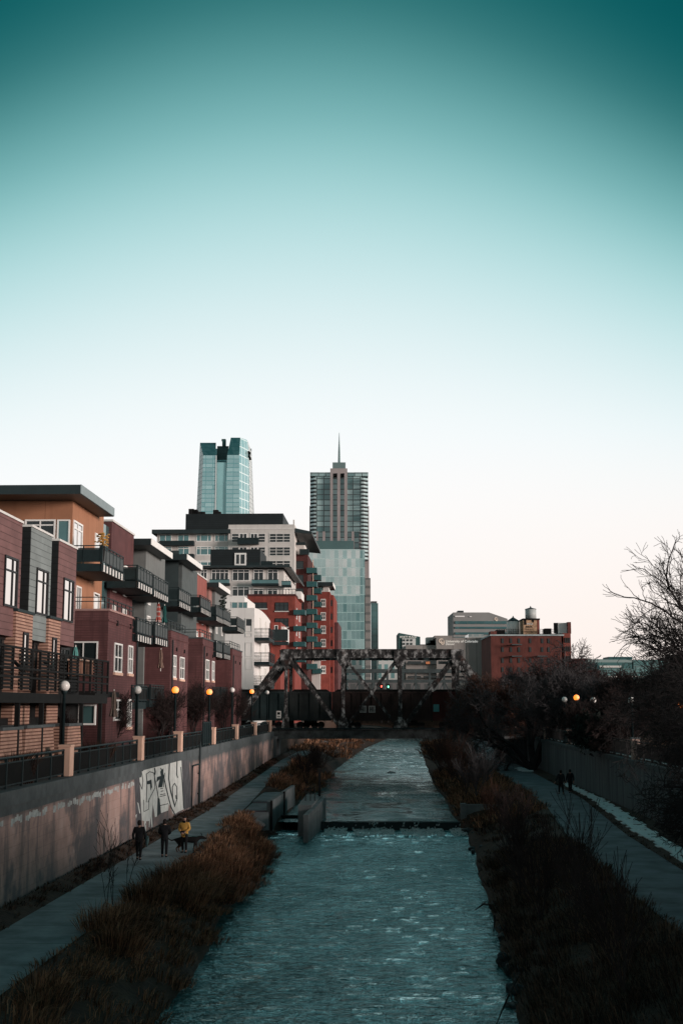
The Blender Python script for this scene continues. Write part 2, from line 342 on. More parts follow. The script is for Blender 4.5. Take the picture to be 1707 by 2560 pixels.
# ------------------------------------------------------------------ the setting: ground, river, paths
def Lw(Y): return -13.5+.037*Y
def Rw(Y): return 15.0+.046*Y
PLR = [(5,-9.0),(32,-8.5),(44,-8.0),(61,-7.35),(83,-6.9),(88,-6.8),(116,-6.5),(133,-5.9),(146,-5.2),(165,-4.4),(240,-1),(330,6)]
PZ = [(94,0.0),(150,.9),(330,.9)]
WL = [(5,-5.6),(34,-5.3),(47,-4.9),(56,-5.1),(62,-4.3),(72,-4.4),(76,-4.1),(84,-5.6),(88,-6.0),(89,-4.75),(106,-3.9),(115,-3.6),(139,-1.8),(150,-1.5),(165,-1),(244,4),(330,12),(420,22)]
WR = [(5,3.6),(34.5,4.9),(44,5.6),(68,7.3),(79,8.1),(91,8.8),(93.5,8.3),(113,9.2),(133,9.7),(181,12),(249,15.4),(330,21),(420,30)]
RPL = [(5,8.6),(37.6,10.2),(52,10.8),(69,12.0),(88,14.0),(106,15.1),(136,16.2),(165,17.5),(330,33)]
RPR = [(5,11.8),(37,13.3),(52,14.1),(69,15.2),(96,17.9),(141,20.2),(165,21.2),(330,36.5)]
WEIR = 92.0
def wz(Y): return -1.6 if Y < WEIR else -1.05
def nz(x, y, k=1.0): return mnoise.noise(Vector((x*k, y*k, 3.1)))
def profile(Y):
    w, zp, a, b = Lw(Y), pl(Y, PZ), pl(Y, WL), pl(Y, WR); pr, rl, rr, rw = pl(Y, PLR), pl(Y, RPL), pl(Y, RPR), Rw(Y)
    rw = max(rw, rr+.8); z0 = wz(Y); a = a+.25*nz(0, Y, .6); b = b+.25*nz(9, Y, .6)
    cr = -.45 if 87.4 < Y < 107.5 else .12
    P = [(-900,4.0),(-60,4.05),(w-.45,4.08),(w-.40,zp-.5),(w+.3,zp+.28),(w+.75,zp+.12),(w+1.1,zp-.04),(pr,zp-.04),(pr+.3,zp+cr)]
    for k in (.3,.6,.85): P.append((pr+.3+(a-pr-.3)*k, zp+cr+(z0+.3-zp-cr)*k**1.6+.22*nz(k*9, Y, .5)))
    P += [(a,z0+.12),(a+.5,z0-.7),((a+b)/2,z0-1.0),(b-.5,z0-.7),(b,z0+.15)]
    for k in (.2,.45,.7): P.append((b+(rl-.3-b)*k, z0+.15+(.42-z0-.15)*k**.6+.25*nz(k*9+40, Y, .5)))
    P += [(rl-.3,.36),(rl,.27),(rr,.27),(rr+.4,.36),(rw-.05,.40),(rw+.40,.3),(rw+.45,3.62),(60+max(0,Y-200)*.1,3.9),(900,4.0)]
    return P
ys = [5+2.5*i for i in range(64)]+[168,176,190,205,225,250,280,320,360,420]
g = MB(); rows = [profile(Y) for Y in ys]; n = len(rows[0])
g.add([(x, Y, z) for Y, r in zip(ys, rows) for x, z in r], [(i*n+k, i*n+k+1, (i+1)*n+k+1, (i+1)*n+k) for i in range(len(ys)-1) for k in range(n-1)])
g.add([(-900,420,4.0),(900,420,4.0),(900,420.5,4.0),(-900,420.5,4.0),(-900,420.4,-4),(900,420.4,-4)], [(3,2,5,4)])
g.add([(-900,420.5,4),(900,420.5,4),(2500,4500,4),(-2500,4500,4)], [(0,1,2,3)])
tag(g.build('ground', m_ground, smooth=False, origin=(0,0,0)), kind='structure')
def strip(name, ya, yb, step, fa, fb, fz, mat, label=None, nx=1):
    q = MB(); N = max(2, int((yb-ya)/step)); Y = [ya+(yb-ya)*i/N for i in range(N+1)]
    q.add([(fa(y)+(fb(y)-fa(y))*k/nx, y, fz(y)) for y in Y for k in range(nx+1)], [(i*(nx+1)+k, i*(nx+1)+k+1, (i+1)*(nx+1)+k+1, (i+1)*(nx+1)+k) for i in range(N) for k in range(nx)])
    return tag(q.build(name, mat, origin=(0,0,0)), kind='structure')
# river surface with real ripples, a step at the weir
def wave(x, y, k):
    v = mnoise.noise(Vector((x*.55, y*1.1, 1)))*.032+mnoise.noise(Vector((x*1.5, y*2.6, 7)))*.03
    return v*k
def river(name, ya, yb, sx, sy, z, mat):
    N = int((yb-ya)/sy); Y = np.linspace(ya, yb, N+1); nx = int(15/sx); vs = []
    for y in Y:
        a, b = pl(y, WL)-1.0, pl(y, WR)+.9
        k = 1.0+2.2*max(0, 1-abs(y-88)/5) if y < WEIR else (2.0 if y > 172 else .75)
        for i in range(nx+1):
            x = a+(b-a)*i/nx; vs.append((x, y, z+wave(x, y, k)))
    f = [(i*(nx+1)+k, i*(nx+1)+k+1, (i+1)*(nx+1)+k+1, (i+1)*(nx+1)+k) for i in range(N) for k in range(nx)]
    o = np_mesh(name, vs, f, mat); o.data.polygons.foreach_set('use_smooth', [True]*len(o.data.polygons)); return tag(o, kind='structure')
river('river', 5, WEIR-.15, .16, .22, -1.6, m_water)
river('river', WEIR-.12, 419, .25, .45, -1.05, m_water_up)
strip('path', 5, 88, 1.5, lambda y: Lw(y)+1.1, lambda y: pl(y, PLR), lambda y: pl(y, PZ), m_path)
strip('path', 88, 330, 1.5, lambda y: Lw(y)+1.0, lambda y: pl(y, PLR), lambda y: pl(y, PZ)+.004, m_path)
j = MB()
for y in np.arange(30, 150, 3.2):
    zz_ = pl(y, PZ)+.009; j.poly([(Lw(y)+1.1,y,zz_),(pl(y,PLR),y,zz_),(pl(y,PLR),y+.03,zz_),(Lw(y)+1.1,y+.03,zz_)])
tag(j.build('path_joints', m_black, origin=(0,0,0)), kind='structure')
strip('path', 5, 330, 1.5, lambda y: pl(y, RPL), lambda y: pl(y, RPR), lambda y: .30, m_pathdark)
strip('pavement', 5, 151, 3, lambda y: Lw(y)-30, lambda y: Lw(y)-.5, lambda y: 4.12, m_coping)
strip('lawn', 60, 150, 5, lambda y: Rw(y)+1.8, lambda y: Rw(y)+60, lambda y: 3.98, m_lawn)
# snow lying between the right path and the wall
def snow(ya, yb, fa, fb, fz, step=.35):
    q = MB(); N = int((yb-ya)/step)
    for i in range(N):
        y0 = ya+i*step; y1_ = y0+step*1.02
        for k in range(7):
            u0, u1 = k/7, (k+1)/7; um = (u0+u1)/2; e = min(1, 4*um, 4*(1-um), (y0-ya)/2+.35, (yb-y0)/3+.2)
            if mnoise.noise(Vector((um*4.2, y0*.9, 5)))+.30*mnoise.noise(Vector((um*11, y0*2.7, 8)))+e*.75 < .42: continue
            A, B = fa(y0), fb(y0); A2, B2 = fa(y1_), fb(y1_); z = fz(y0)
            q.box(A+(B-A)*u0, A+(B-A)*u1*1.0, y0, y1_, z, z+.05+.03*mnoise.noise(Vector((k, y0, 2))))
    return q
q = snow(52, 114, lambda y: pl(y,RPR)+.45, lambda y: min(pl(y,RPR)+1.7, Rw(y)-.15), lambda y: .36)
tag(q.build('snow', m_snow, origin=(0,0,0)), kind='structure')
q = snow(134, 143, lambda y: pl(y,RPR)-1.2, lambda y: pl(y,RPR)+.5, lambda y: .31)
tag(q.build('snow', m_snow, origin=(0,0,0)), kind='structure')
q = snow(66, 140, lambda y: Rw(y)+.6, lambda y: Rw(y)+1.5, lambda y: 3.66)
tag(q.build('snow', m_snow, origin=(0,0,0)), kind='structure')

# ------------------------------------------------------------------ left retaining wall with its graffiti
wt = thing('retaining_wall', 'tall pink stained concrete wall with white graffiti beside the left path', 'wall', (Lw(80), 80, 0))
MB(L).box(-.4, 0, 5, 150, -.6, 3.62).build('wall', m_wall, wt)
q = MB(L); q.box(-.55, .22, 5, 69.6, 3.62, 4.15).box(-.55, .06, 69.6, 150, 3.62, 4.15)
for i in range(24): q.box(-.56, .226 if 5+i*6 < 69 else .066, 8+i*6, 8.05+i*6, 3.64, 4.154)
q.build('coping', m_coping, wt)
q = MB(L); q.box(-.1, .12, 5, 69.6, 3.3, 3.62); q.build('ledge', m_coping, wt)
q = MB(L)                                            # worn white line painted along the wall
for i in range(150):
    s0 = 34+i*.23
    if random.random() < .12+.0015*i: continue
    zc = 3.02+.05*math.sin(i*.7)+random.uniform(-.03,.03); w = random.uniform(.07,.15)
    q.box(0, .005, s0, s0+.24, zc-w, zc+w)
q.build('paint_stripe', M('worn_white_paint', (.38,.40,.39), .9, .4, 3.), wt)
def gpoly(mb, pts, out):
    mb.poly([(out, *L.hit(y2(*p), 'h', out)[1:]) for p in pts])
def gstroke(mb, pts, w, out):
    P = [Vector(p) for p in pts]
    for i in range(len(P)-1):
        a, b = P[i], P[i+1]; d = (b-a).normalized()*w*.3; nrm = Vector((-(b-a).y, (b-a).x)).normalized()*w
        gpoly(mb, [a-d-nrm, b+d-nrm, b+d+nrm, a-d+nrm], out+.0015*(i % 2))
gw = MB(L)
gpoly(gw, [(160,48),(300,38),(420,10),(525,5),(532,120),(545,420),(500,440),(470,462),(450,455),(432,400),(418,372),(412,430),(352,452),(340,400),(330,330),(322,400),(318,480),(300,488),(292,430),(282,380),(274,470),(280,570),(270,574),(262,480),(254,570),(248,572),(250,520),(224,522),(226,640),(212,640),(208,520),(190,515),(182,420),(178,300),(170,180)], .006)
gpoly(gw, [(150,360),(168,455),(176,455),(160,370)], .006); gpoly(gw, [(134,470),(140,500),(146,460)], .006)
gw.build('graffiti_fill', M('white_spray_paint', (.60,.61,.58), .8, .16, 3., streak=.25), wt)
gb = MB(L)
gpoly(gb, [(345,98),(372,70),(372,175),(362,232),(326,235),(340,165),(312,190),(318,145),(350,135)], .012)
gpoly(gb, [(232,182),(270,166),(276,230),(262,262),(258,205),(236,208)], .012)
gpoly(gb, [(322,320),(340,330),(352,455),(330,468),(318,480)], .012)
for pts, w in (([(168,190),(190,250),(198,180),(182,80)],3), ([(226,360),(232,180),(226,120),(255,100),(290,110),(308,200),(330,330)],3.4), ([(240,360),(268,300),(300,240),(296,130)],3),
               ([(296,70),(302,100),(298,125)],6), ([(350,70),(372,130),(400,260),(436,400),(468,460)],4.5), ([(382,110),(372,230)],3), ([(345,245),(368,240)],3), ([(350,268),(372,262)],3), ([(345,296),(388,288)],3), ([(342,312),(392,300)],3),
               ([(338,390),(412,372)],3), ([(424,12),(418,160),(432,260),(468,390)],5), ([(488,8),(484,120),(494,150)],4), ([(452,330),(448,230),(466,198),(486,230),(488,330),(466,400)],3.4), ([(478,300),(480,330),(488,322)],3.5),
               ([(520,60),(536,240),(545,410)],3.5), ([(205,340),(206,440),(246,420),(250,330)],2.5)):
    gstroke(gb, pts, w, .0125)
gb.build('graffiti_line', M('black_spray_paint', (.02,.03,.032), .7, .3, 3.), wt)
gs = MB(L)
gpoly(gs, [(120,60),(160,50),(182,420),(190,560),(140,580)], .003)
gpoly(gs, [(527,5),(590,2),(612,395),(545,425)], .003)
gs.build('grey_paint_patch', M('grey_overpaint', (.085,.083,.09), .9, .3, 2.), wt)

# ------------------------------------------------------------------ drain pipes on the wall
q = MB(L); sp = L.S((500,1900), .12)
for zc in (1.0, 2.4): q.box(0, .12, sp-.12, sp+.12, zc-.05, zc+.05)
q.tube([(.12,sp,0),(.12,sp,4.6)], .075, 8); q.tube([(.10,sp-3.2,-.1),(.10,sp-3.2,2.9),(.10,sp-3.0,3.05),(.10,sp,3.05)], .05, 8)
tag(q.build('drain_pipe', m_metal), 'black pipe running down the pink wall beside the graffiti', 'pipe')

# ------------------------------------------------------------------ promenade pillars, railings and globe lamps
PIL = [38.9, 55, 70.8, 84, 100, 115, 131, 147.3]
WORDS = ['nearest the left edge of the picture', 'nearest the low tan brick garden walls', 'just before the white graffiti', 'just past the white graffiti', 'by the black drain pipe', 'third from the railway bridge', 'second from the railway bridge', 'at the end of the wall by the railway bridge']
P0 = None
for i, s in enumerate(PIL[1:], 1):
    b = L((-.25, s, 4.15))
    if P0 is None:
        q = MB(L); q.prism([(-.52,s-.62),(.02,s-.62),(.02,s),(-.52,s)], 'z', 4.15, 5.38)
        P0 = q.build('pillar', m_pillar, origin=b); MB(L).box(-.53, .03, s-.63, s+.01, 5.38, 5.47).build('cap', m_pillar, P0)
        bv = P0.modifiers.new('edge', 'BEVEL'); bv.width = .03
        tag(P0, 'peach concrete railing pillar '+WORDS[i], 'pillar', 'peach pillars along the left railing'); continue
    dup(P0, b, 'peach concrete railing pillar '+WORDS[i])
for i in range(len(PIL)-1):
    a, b = PIL[i]+.05, PIL[i+1]-.68; zb = 4.15
    if i == 0: a = 36
    t = thing('railing', 'dark green steel railing ' + ['running out of the left edge of the picture', 'along the low tan brick garden walls', 'ending at the pillar past the graffiti start', 'behind the taller gate panel by the drain pipe', 'beyond the drain pipe, longest seen at middle wall', 'second last before the railway bridge', 'last before the railway bridge'][i], 'railing', L((-.25,(a+b)/2,zb)), 'green railings on the left wall')
    q = MB(L)
    for zc in (zb+.12, zb+.92): q.box(-.28, -.22, a, b, zc-.025, zc+.025)
    q.tube([(-.25,a,zb+1.1),(-.25,b,zb+1.1)], .045, 8); q.build('rail', m_metal, t)
    n = max(3, round((b-a)/1.75))
    for k in range(n):
        s = a+.12+(b-a-.24)*k/(n-1); MB(L).box(-.30, -.20, s-.045, s+.045, zb, zb+1.12).build('post', m_metal, t)
    q = MB(L); s = a+.2
    while s < b-.1: q.box(-.262, -.238, s, s+.055, zb+.14, zb+.9); s += .105
    q.build('infill_bars', m_black, t)
q = MB(L); s = PIL[4]-6.0
for zc in (4.3, 5.85): q.box(-.2, -.12, s, s+4.2, zc, zc+.06)
for k in range(5): q.box(-.2, -.1, s+k*1.03, s+k*1.03+.08, 4.15, 5.95)
for k in range(34): q.box(-.175, -.145, s+.1+k*.12, s+.15+k*.12, 4.36, 5.85)
tag(q.build('gate_panel', m_metal), 'taller dark green fence panel standing on the wall beside the drain pipe', 'fence panel')
def lamp(name, label, base, zg, lit, group):
    t = thing(name, label, 'street lamp', base, group); x, y, z = base
    MB().lathe(x, y, [(.24,z),(.24,z+.15),(.19,z+.25),(.17,z+.8),(.12,z+.95),(.10,z+1.1)], 12).build('lamp_base', m_metal, t, True)
    MB().lathe(x, y, [(.085,z+1.1),(.065,zg-.36),(.10,zg-.34),(.13,zg-.27),(.15,zg-.2)], 10).build('pole', m_metal, t, True)
    MB().lathe(x, y, [(.24*math.sin(a), zg-.24*math.cos(a)) for a in np.linspace(.02, math.pi-.02, 14)], 20).build('globe', m_globe_lit if lit else m_globe, t, True)
for i, (px, py, Y, lit, w) in enumerate([(162,1715,56.5,0,'largest, white and unlit, beside the tan brick house'), (344,1725,73,0,'white and unlit, between the brick house and a glowing lamp'), (439,1725,86.5,1,'glowing orange, first lit one from the left'),
        (524,1730,103,1,'glowing orange, middle one of the three lit'), (580.5,1725,118,0,'white and unlit, between two glowing lamps'), (630,1729,134,1,'glowing orange, nearest the bridge of the lit three'), (668,1731,151,0,'small, white and unlit, against the truss of the bridge')]):
    p = atY(px, py, Y); lamp('street_lamp', 'globe street lamp '+w, (p.x, p.y, 4.12), p.z, lit, 'globe lamps along the left promenade')
for px, py, Y, lit, w in [(1410,1749,111,0,'white, unlit, left one behind the bare trees'), (1440,1744,106,1,'glowing orange among dark branches'), (1482,1751,103,0,'white, unlit, right of the glowing one'), (1577,1751,86,0,'white, unlit, almost hidden by branches'), (1706,1760,69,1,'glowing orange, cut by the right edge of the picture')]:
    p = atY(px, py, Y); lamp('street_lamp', 'right bank globe lamp, '+w, (p.x, p.y, 3.9), p.z, lit, 'globe lamps on the right bank')

# ------------------------------------------------------------------ right retaining wall, pillars, railings, iron fence
t = thing('retaining_wall', 'grey board marked concrete wall behind the snow on the right bank', 'wall', (Rw(80),80,0))
MB(RW).box(0, .4, 5, 152, -.4, 3.3).build('wall', m_rwall, t); MB(RW).box(-.08, .5, 5, 152, 3.3, 3.62).build('coping', m_coping, t)
P0 = None
RP = [136, 118, 101, 84.5, 68.5]
for i, s in enumerate(RP):
    b = RW((.45, s, 3.62)); lb = 'weathered concrete pillar on the right wall, '+['farthest, next to the big bare tree trunk', 'clear of branches left of the lawn', 'in front of the brown lawn', 'behind foreground branches', 'nearest, in the dark branches'][i]
    if P0 is None:
        P0 = tag(MB(RW).box(.2, .7, s-.3, s+.3, 3.62, 4.95).build('pillar', M('weathered_pillar', (.36,.25,.21), .9, .3, 2.), origin=b), lb, 'pillar', 'pillars on the right wall')
        MB(RW).box(.15, .75, s-.35, s+.35, 4.95, 5.05).build('cap', m_coping, P0)
    else: dup(P0, b, lb)
for i in range(4):
    a, b = RP[i+1]+.35, RP[i]-.35
    t = thing('railing', 'dark railing on the right wall '+['beside the big bare tree', 'left of the brown lawn', 'below the brown lawn', 'behind the foreground branches'][i], 'railing', RW((.45,(a+b)/2,3.62)), 'railings on the right wall')
    q = MB(RW)
    for zc in (3.8, 4.6): q.box(.42, .48, a, b, zc, zc+.06)
    q.box(.40, .5, a, b, 4.74, 4.82); q.build('rail', m_steel_dark, t)
    for k in range(7): MB(RW).box(.39, .51, a+(b-a)*k/6-.05, a+(b-a)*k/6+.05, 3.62, 4.86).build('post', m_steel_dark, t)
    q = MB(RW)
    for k in range(int((b-a)/.13)): q.box(.44, .46, a+k*.13, a+k*.13+.05, 3.8, 4.6)
    q.build('infill_bars', m_black, t)
t = thing('iron_fence', 'black iron bar fence behind the right bank lamps', 'fence', (26,142,3.9)); a, b = atY(1318,1790,142).x, atY(1500,1790,142).x
q = MB()
for zc in (4.2, 6.4): q.box(a, b, 141.97, 142.03, zc, zc+.08)
q.build('rail', m_black, t); q = MB()
for k in range(int((b-a)/.16)): q.box(a+k*.16, a+k*.16+.04, 141.98, 142.02, 3.9, 6.75)
q.build('bars', m_black, t)
for k in range(5): MB().box(a+(b-a)*k/4-.15, a+(b-a)*k/4+.15, 141.85, 142.15, 3.9, 7.0).build('post', m_steel_dark, t)

# ------------------------------------------------------------------ sluice platform, pier, weir
t = thing('sluice_platform', 'grey concrete platform with parapet wall and purple brick bands beside the left path', 'platform', (-5.6,96,-2.4))
A0, A1, A2 = Vector((-4.8,88.2)), Vector((-4.35,97.2)), Vector((-3.85,106.5))
q = MB(); q.prism([(-6.75,88.0),(-4.95,88.0),(-4.5,97.0),(-6.65,97.0)], 'z', -2.5, -.06); q.prism([(-6.65,97.0),(-4.5,97.0),(-4.1,106.8),(-6.4,106.8)], 'z', -2.5, .05)
q.build('deck', m_path, t)
def wallseg(mb, a, b, w, z0, z1a, z1b):
    d = (b-a).normalized(); nrm = Vector((-d.y, d.x))*w
    P = [a, b, b+nrm, a+nrm]; zt = [z1a, z1b, z1b, z1a]
    mb.add([(p.x,p.y,z0) for p in P]+[(p.x,p.y,z) for p, z in zip(P, zt)], [(0,3,2,1),(4,5,6,7),(0,1,5,4),(1,2,6,5),(2,3,7,6),(3,0,4,7)])
for a, b in ((A0, A1-Vector((0,.35))), (A1+Vector((0,.35)), A2)):
    q = MB(); wallseg(q, a, b, .3, -2.5, .62, .62); q.build('parapet', m_concrete, t)
for y0, y1_, z in ((88.05,89.6,-.055),(96.0,97.0,-.052)): 
    q = MB(); q.poly([(-6.7,y0,z),(-4.9+.05*(y0-88),y0,z),(-4.9+.05*(y1_-88),y1_,z),(-6.66,y1_,z)]); q.build('brick_band', m_band, t)
for k, y in enumerate((88.1, 97.2)): MB().box(-4.86+.05*(y-88), -4.70+.05*(y-88), y-.1, y+.1, -2.5, .72).build('slot_post', m_black, t)
t = thing('sluice_pier', 'concrete pier with slanting end wall and black hand gates standing in the river', 'pier', (-2.4,93,-2.4))
MB().prism([(-2.95,87.6),(-2.05,87.6),(-1.5,96.5),(-2.6,99.5),(-2.7,97)], 'z', -2.5, .45).build('pier', m_concrete, t)
q = MB(); wallseg(q, Vector((-2.15,83.6)), Vector((-1.15,95.6)), .32, -2.5, .12, .42); q.build('end_wall', m_concrete, t)
q = MB()
for x in (-2.55,-2.2,-1.9): q.box(x-.03, x+.03, 91.47, 91.53, .45, 1.35)
q.box(-2.55, -1.9, 91.48, 91.54, 1.3, 1.36); q.box(-2.55, -1.9, 91.48, 91.54, .9, .95); q.build('hand_rail', m_black, t)
q = MB(); q.box(-1.72, -1.55, 96.0, 96.2, .4, 2.5); q.box(-1.78, -1.5, 95.95, 96.25, 2.3, 2.5); q.build('gate_post', m_black, t)
q = MB(); q.box(-4.6, -2.75, 95.0, 95.4, -1.1, -.85); q.box(-4.6, -2.75, 95.1, 95.3, -2.5, -1.15); t2 = tag(q.build('sluice_gate', m_black), 'dark sluice beam between the platform and the pier', 'sluice gate')
q = MB(); q.prism([(WEIR-.25,-2.6),(WEIR-.25,-1.5),(WEIR-.05,-1.06),(WEIR+.45,-1.03),(WEIR+.7,-2.6)], 'h', -1.6, 9.0); tag(q.build('weir', M('wet_weir_concrete', (.012,.020,.022), .75, .4, 1.5, spec=.2)), 'low dark weir sill across the river', 'weir')
def foam_mat():
    t = NT('white_foam'); c = t.ramp(t.noise(3, 6, .7), [(.35, (.60,.70,.70)), (.65, (.90,.93,.93))]); t.done(c, .6); tr = t.N.new('ShaderNodeBsdfTranslucent'); t.K.new(c, tr.inputs[0]); mx = t.N.new('ShaderNodeMixShader'); mx.inputs[0].default_value = .6; t.K.new(t.b.outputs[0], mx.inputs[1]); t.K.new(tr.outputs[0], mx.inputs[2]); t.K.new(mx.outputs[0], t.N['Material Output'].inputs['Surface']); return t.m
m_foam = foam_mat()
v, f = [], []
for k in range(2600):                                 # broken white water hanging on the sill and boiling at its foot
    x = random.uniform(-1.2, 8.6); fall = random.random() < .015; y = WEIR-.28 if fall else WEIR-.45-random.random()**1.3*4.5; z = random.uniform(-1.5,-1.1) if fall else -1.57+random.uniform(0,.08)*(1+1*(nz(x*1.0,2)>0)); w = random.uniform(.015,.07); b = len(v)
    if nz(x, 3.3, .9) < -.25: continue
    v += [(x-w,y,z),(x+w,y-.02,z),(x+w*.8,y-.05,z+.03+.1*fall),(x-w*.8,y+.02,z+.02+w*.7)]; f.append((b,b+1,b+2,b+3))
tag(np_mesh('foam', v, f, m_foam), 'white broken water at the foot of the weir', 'foam', kind='stuff')
t = thing('weir_abutment', 'small concrete post and wall at the right end of the weir', 'abutment', (9.2,93,-1.5))
p = atY(1157,2000,92.5); MB().box(p.x-.2, p.x+.2, 92.2, 92.8, -2.2, .2).build('post', m_concrete, t); MB().box(p.x+.2, p.x+3.2, 92.55, 92.85, -1.5, .12).build('wall', m_concrete, t)
def rock(name, p, r, label, group, mat=m_rock, seed=0):
    bm = bmesh.new(); bmesh.ops.create_icosphere(bm, subdivisions=3, radius=1)
    for v_ in bm.verts:
        d = v_.co.normalized(); k = 1+.35*mnoise.noise(d*1.6+Vector((seed*3.1,0,0)))+.12*mnoise.noise(d*5+Vector((0,seed,0))); v_.co = Vector((d.x*r[0], d.y*r[1], d.z*r[2]))*k
    me = bpy.data.meshes.new(name); bm.to_mesh(me); bm.free(); me.materials.append(mat); o = bpy.data.objects.new(name, me); o.location = p; COL.objects.link(o); return tag(o, label, 'rock', group)
rock('boulder', atZ(665,2090,-1.65), (.85,.55,.45), 'brown rounded boulder in the river below the sluice platform', None, M('brown_rock', (.05,.03,.025), .8, .4, 2., bump=.4), 3)
for i in range(14):
    y = 84.2+random.random()*4.2; p = (-6.6+random.uniform(-.5,1.1), y, -.5-random.random()*.9); rock('rock', p, (.35+.3*random.random(),.35,.25+.15*random.random()), 'grey riprap rock in the heap beside the sluice platform', 'riprap heap by the sluice platform', seed=i+10)
for i in range(70):
    y = 30+random.random()*62; p = (pl(y, WR)+random.uniform(-.15,.7), y, -1.58+random.uniform(-.05,.25)); rock('rock', p, (.13+.22*random.random()**2,.16+.24*random.random()**2,.12+.12*random.random()), 'wet grey stone along the right water edge', 'stones along the right water edge', M('wet_stone', (.024,.030,.033), .6, .4, 2.) if i == 0 else bpy.data.materials['wet_stone'], i+40)

# unseen low block added on the right bank to cast shade over the near river
t = thing('apartment_block', 'added low brown brick block on the right bank, outside the picture, there to cast shade', 'building', (42,-2,3.9))
MB().box(30, 56, -34, 30, 3.9, 11.2).build('wall', m_brick_dark, t); MB().box(29.7, 56.3, -34.3, 30.3, 11.2, 11.7).build('roof', m_roof, t)
for zc in (4.9, 8.2):
    for k in range(10): MB().box(29.93, 30.05, -31+k*6, -28.6+k*6, zc, zc+1.8).build('window', m_glass, t)
# ------------------------------------------------------------------ parts of houses
def window(par, T, face, pl0, a0, a1, b0, b1, frame, pane, xs=(), zs=(), fw=.07, sill=None, name='window'):
    """a frame mesh (part) with its pane (sub-part), on the plane h = pl0 (face R, looking +h) or s = pl0 (face C, looking -s)"""
    a0, a1 = min(a0,a1), max(a0,a1); b0, b1 = min(b0,b1), max(b0,b1)
    def bx(m, u0, u1, z0, z1, o0, o1):
        if face == 'R': m.box(pl0+o0, pl0+o1, u0, u1, z0, z1)
        else: m.box(u0, u1, pl0-o1, pl0-o0, z0, z1)
    q = MB(T); bx(q, a0, a0+fw, b0, b1, -.05, .07); bx(q, a1-fw, a1, b0, b1, -.05, .07); bx(q, a0+fw, a1-fw, b0, b0+fw, -.05, .068); bx(q, a0+fw, a1-fw, b1-fw, b1, -.05, .068)
    for k in xs: u = a0+(a1-a0)*k; bx(q, u-fw*.4, u+fw*.4, b0+fw, b1-fw, -.05, .055)
    for k in zs: z = b0+(b1-b0)*k; bx(q, a0+fw, a1-fw, z-fw*.4, z+fw*.4, -.05, .05)
    f = q.build(name, frame, par)
    q = MB(T); bx(q, a0+fw*.5, a1-fw*.5, b0+fw*.5, b1-fw*.5, -.05, .015); q.build('pane', pane, f)
    if sill:
        q = MB(T); bx(q, a0-.08, a1+.08, b0-.17, b0-.003, -.05, .12); q.build('sill', sill, f)
    return f
def winR(par, T, h, tl, tr, bl, frame, pane, **k):     # window on a river face from three photo points
    a, b, c = T.hit(tl,'h',h), T.hit(tr,'h',h), T.hit(bl,'h',h); return window(par, T, 'R', h, a[1], b[1], c[2], a[2], frame, pane, **k)
def winC(par, T, s, tl, br, frame, pane, **k):         # window on a face looking at the camera from two photo corners
    a, b = T.hit(tl,'s',s), T.hit(br,'s',s); return window(par, T, 'C', s, a[0], b[0], b[2], a[2], frame, pane, **k)
def balcony(par, T, s0, s1, hb, hf, zf, rail=1.08, panel=m_panel, teeth=True, slab=m_metal, sides=True, under=.0, post=None):
    q = MB(T); q.box(hb, hf-.06, s0, s1, zf-.45, zf); b = q.build('balcony', slab, par)
    if teeth:
        q = MB(T); q.box(hf-.055, hf, s0+.02, s1-.02, zf-.43, zf-.02); q.build('balcony_fascia', m_fascia, b)
        n = max(3, int((s1-s0)/.8))
        for k in range(n+1): u = s0+.05+(s1-s0-.1)*k/n; MB(T).box(hf-.02, hf+.05, u-.10, u+.10, zf-.43, zf+.05).build('bracket', m_metal, b)
    q = MB(T)
    for z in (rail, rail-.16, .14):
        q.box(hf-.05, hf, s0, s1, zf+z-.03, zf+z+.03)
        if sides: q.box(hb, hf-.05, s0, s0+.05, zf+z-.03, zf+z+.03)
    n = max(2, int((s1-s0)/.95))
    for k in range(n+1): u = s0+(s1-s0-.06)*k/n; q.box(hf-.055, hf+.01, u, u+.06, zf, zf+rail)
    if sides:
        n = max(1, int(abs(hf-hb)/1.0))
        for k in range(n): u = hf-.1+(hb-hf)*k/n; q.box(u-.03, u+.03, s0-.01, s0+.055, zf, zf+rail)
    q.build('balcony_rail', post or m_metal, b)
    if panel is None:
        q = MB(T)
        for k in range(4): q.box(hf-.04, hf-.01, s0+.03, s1-.03, zf+.25+k*.2, zf+.30+k*.2).box(hb, hf-.06, s0+.015, s0+.04, zf+.25+k*.2, zf+.30+k*.2)
        q.build('balcony_bars', m_metal, b); return b
    q = MB(T); q.box(hf-.035, hf-.015, s0+.06, s1-.06, zf+.16, zf+rail-.2); q.build('balcony_panel', panel, b)
    if sides: q = MB(T); q.box(hb, hf-.07, s0+.012, s0+.035, zf+.16, zf+rail-.2); q.build('balcony_panel', m_metal, b)
    return b
def flat_roof(par, T, h0, h1, s0, s1, zt, th, name='roof', edge=m_fascia, top=m_roof):
    r = MB(T).box(h0, h1-.05, s0, s1, zt-th, zt).build(name, top, par)
    MB(T).box(h1-.048, h1, s0-.01, s1, zt-th*.95, zt+.01).build('roof_edge', edge, r)
    return r
HF = 3.4; HB = 5.5; HR = 4.4; HC = 3.2               # how far balconies, upper walls, roof edges and brick bays stand behind the wall face

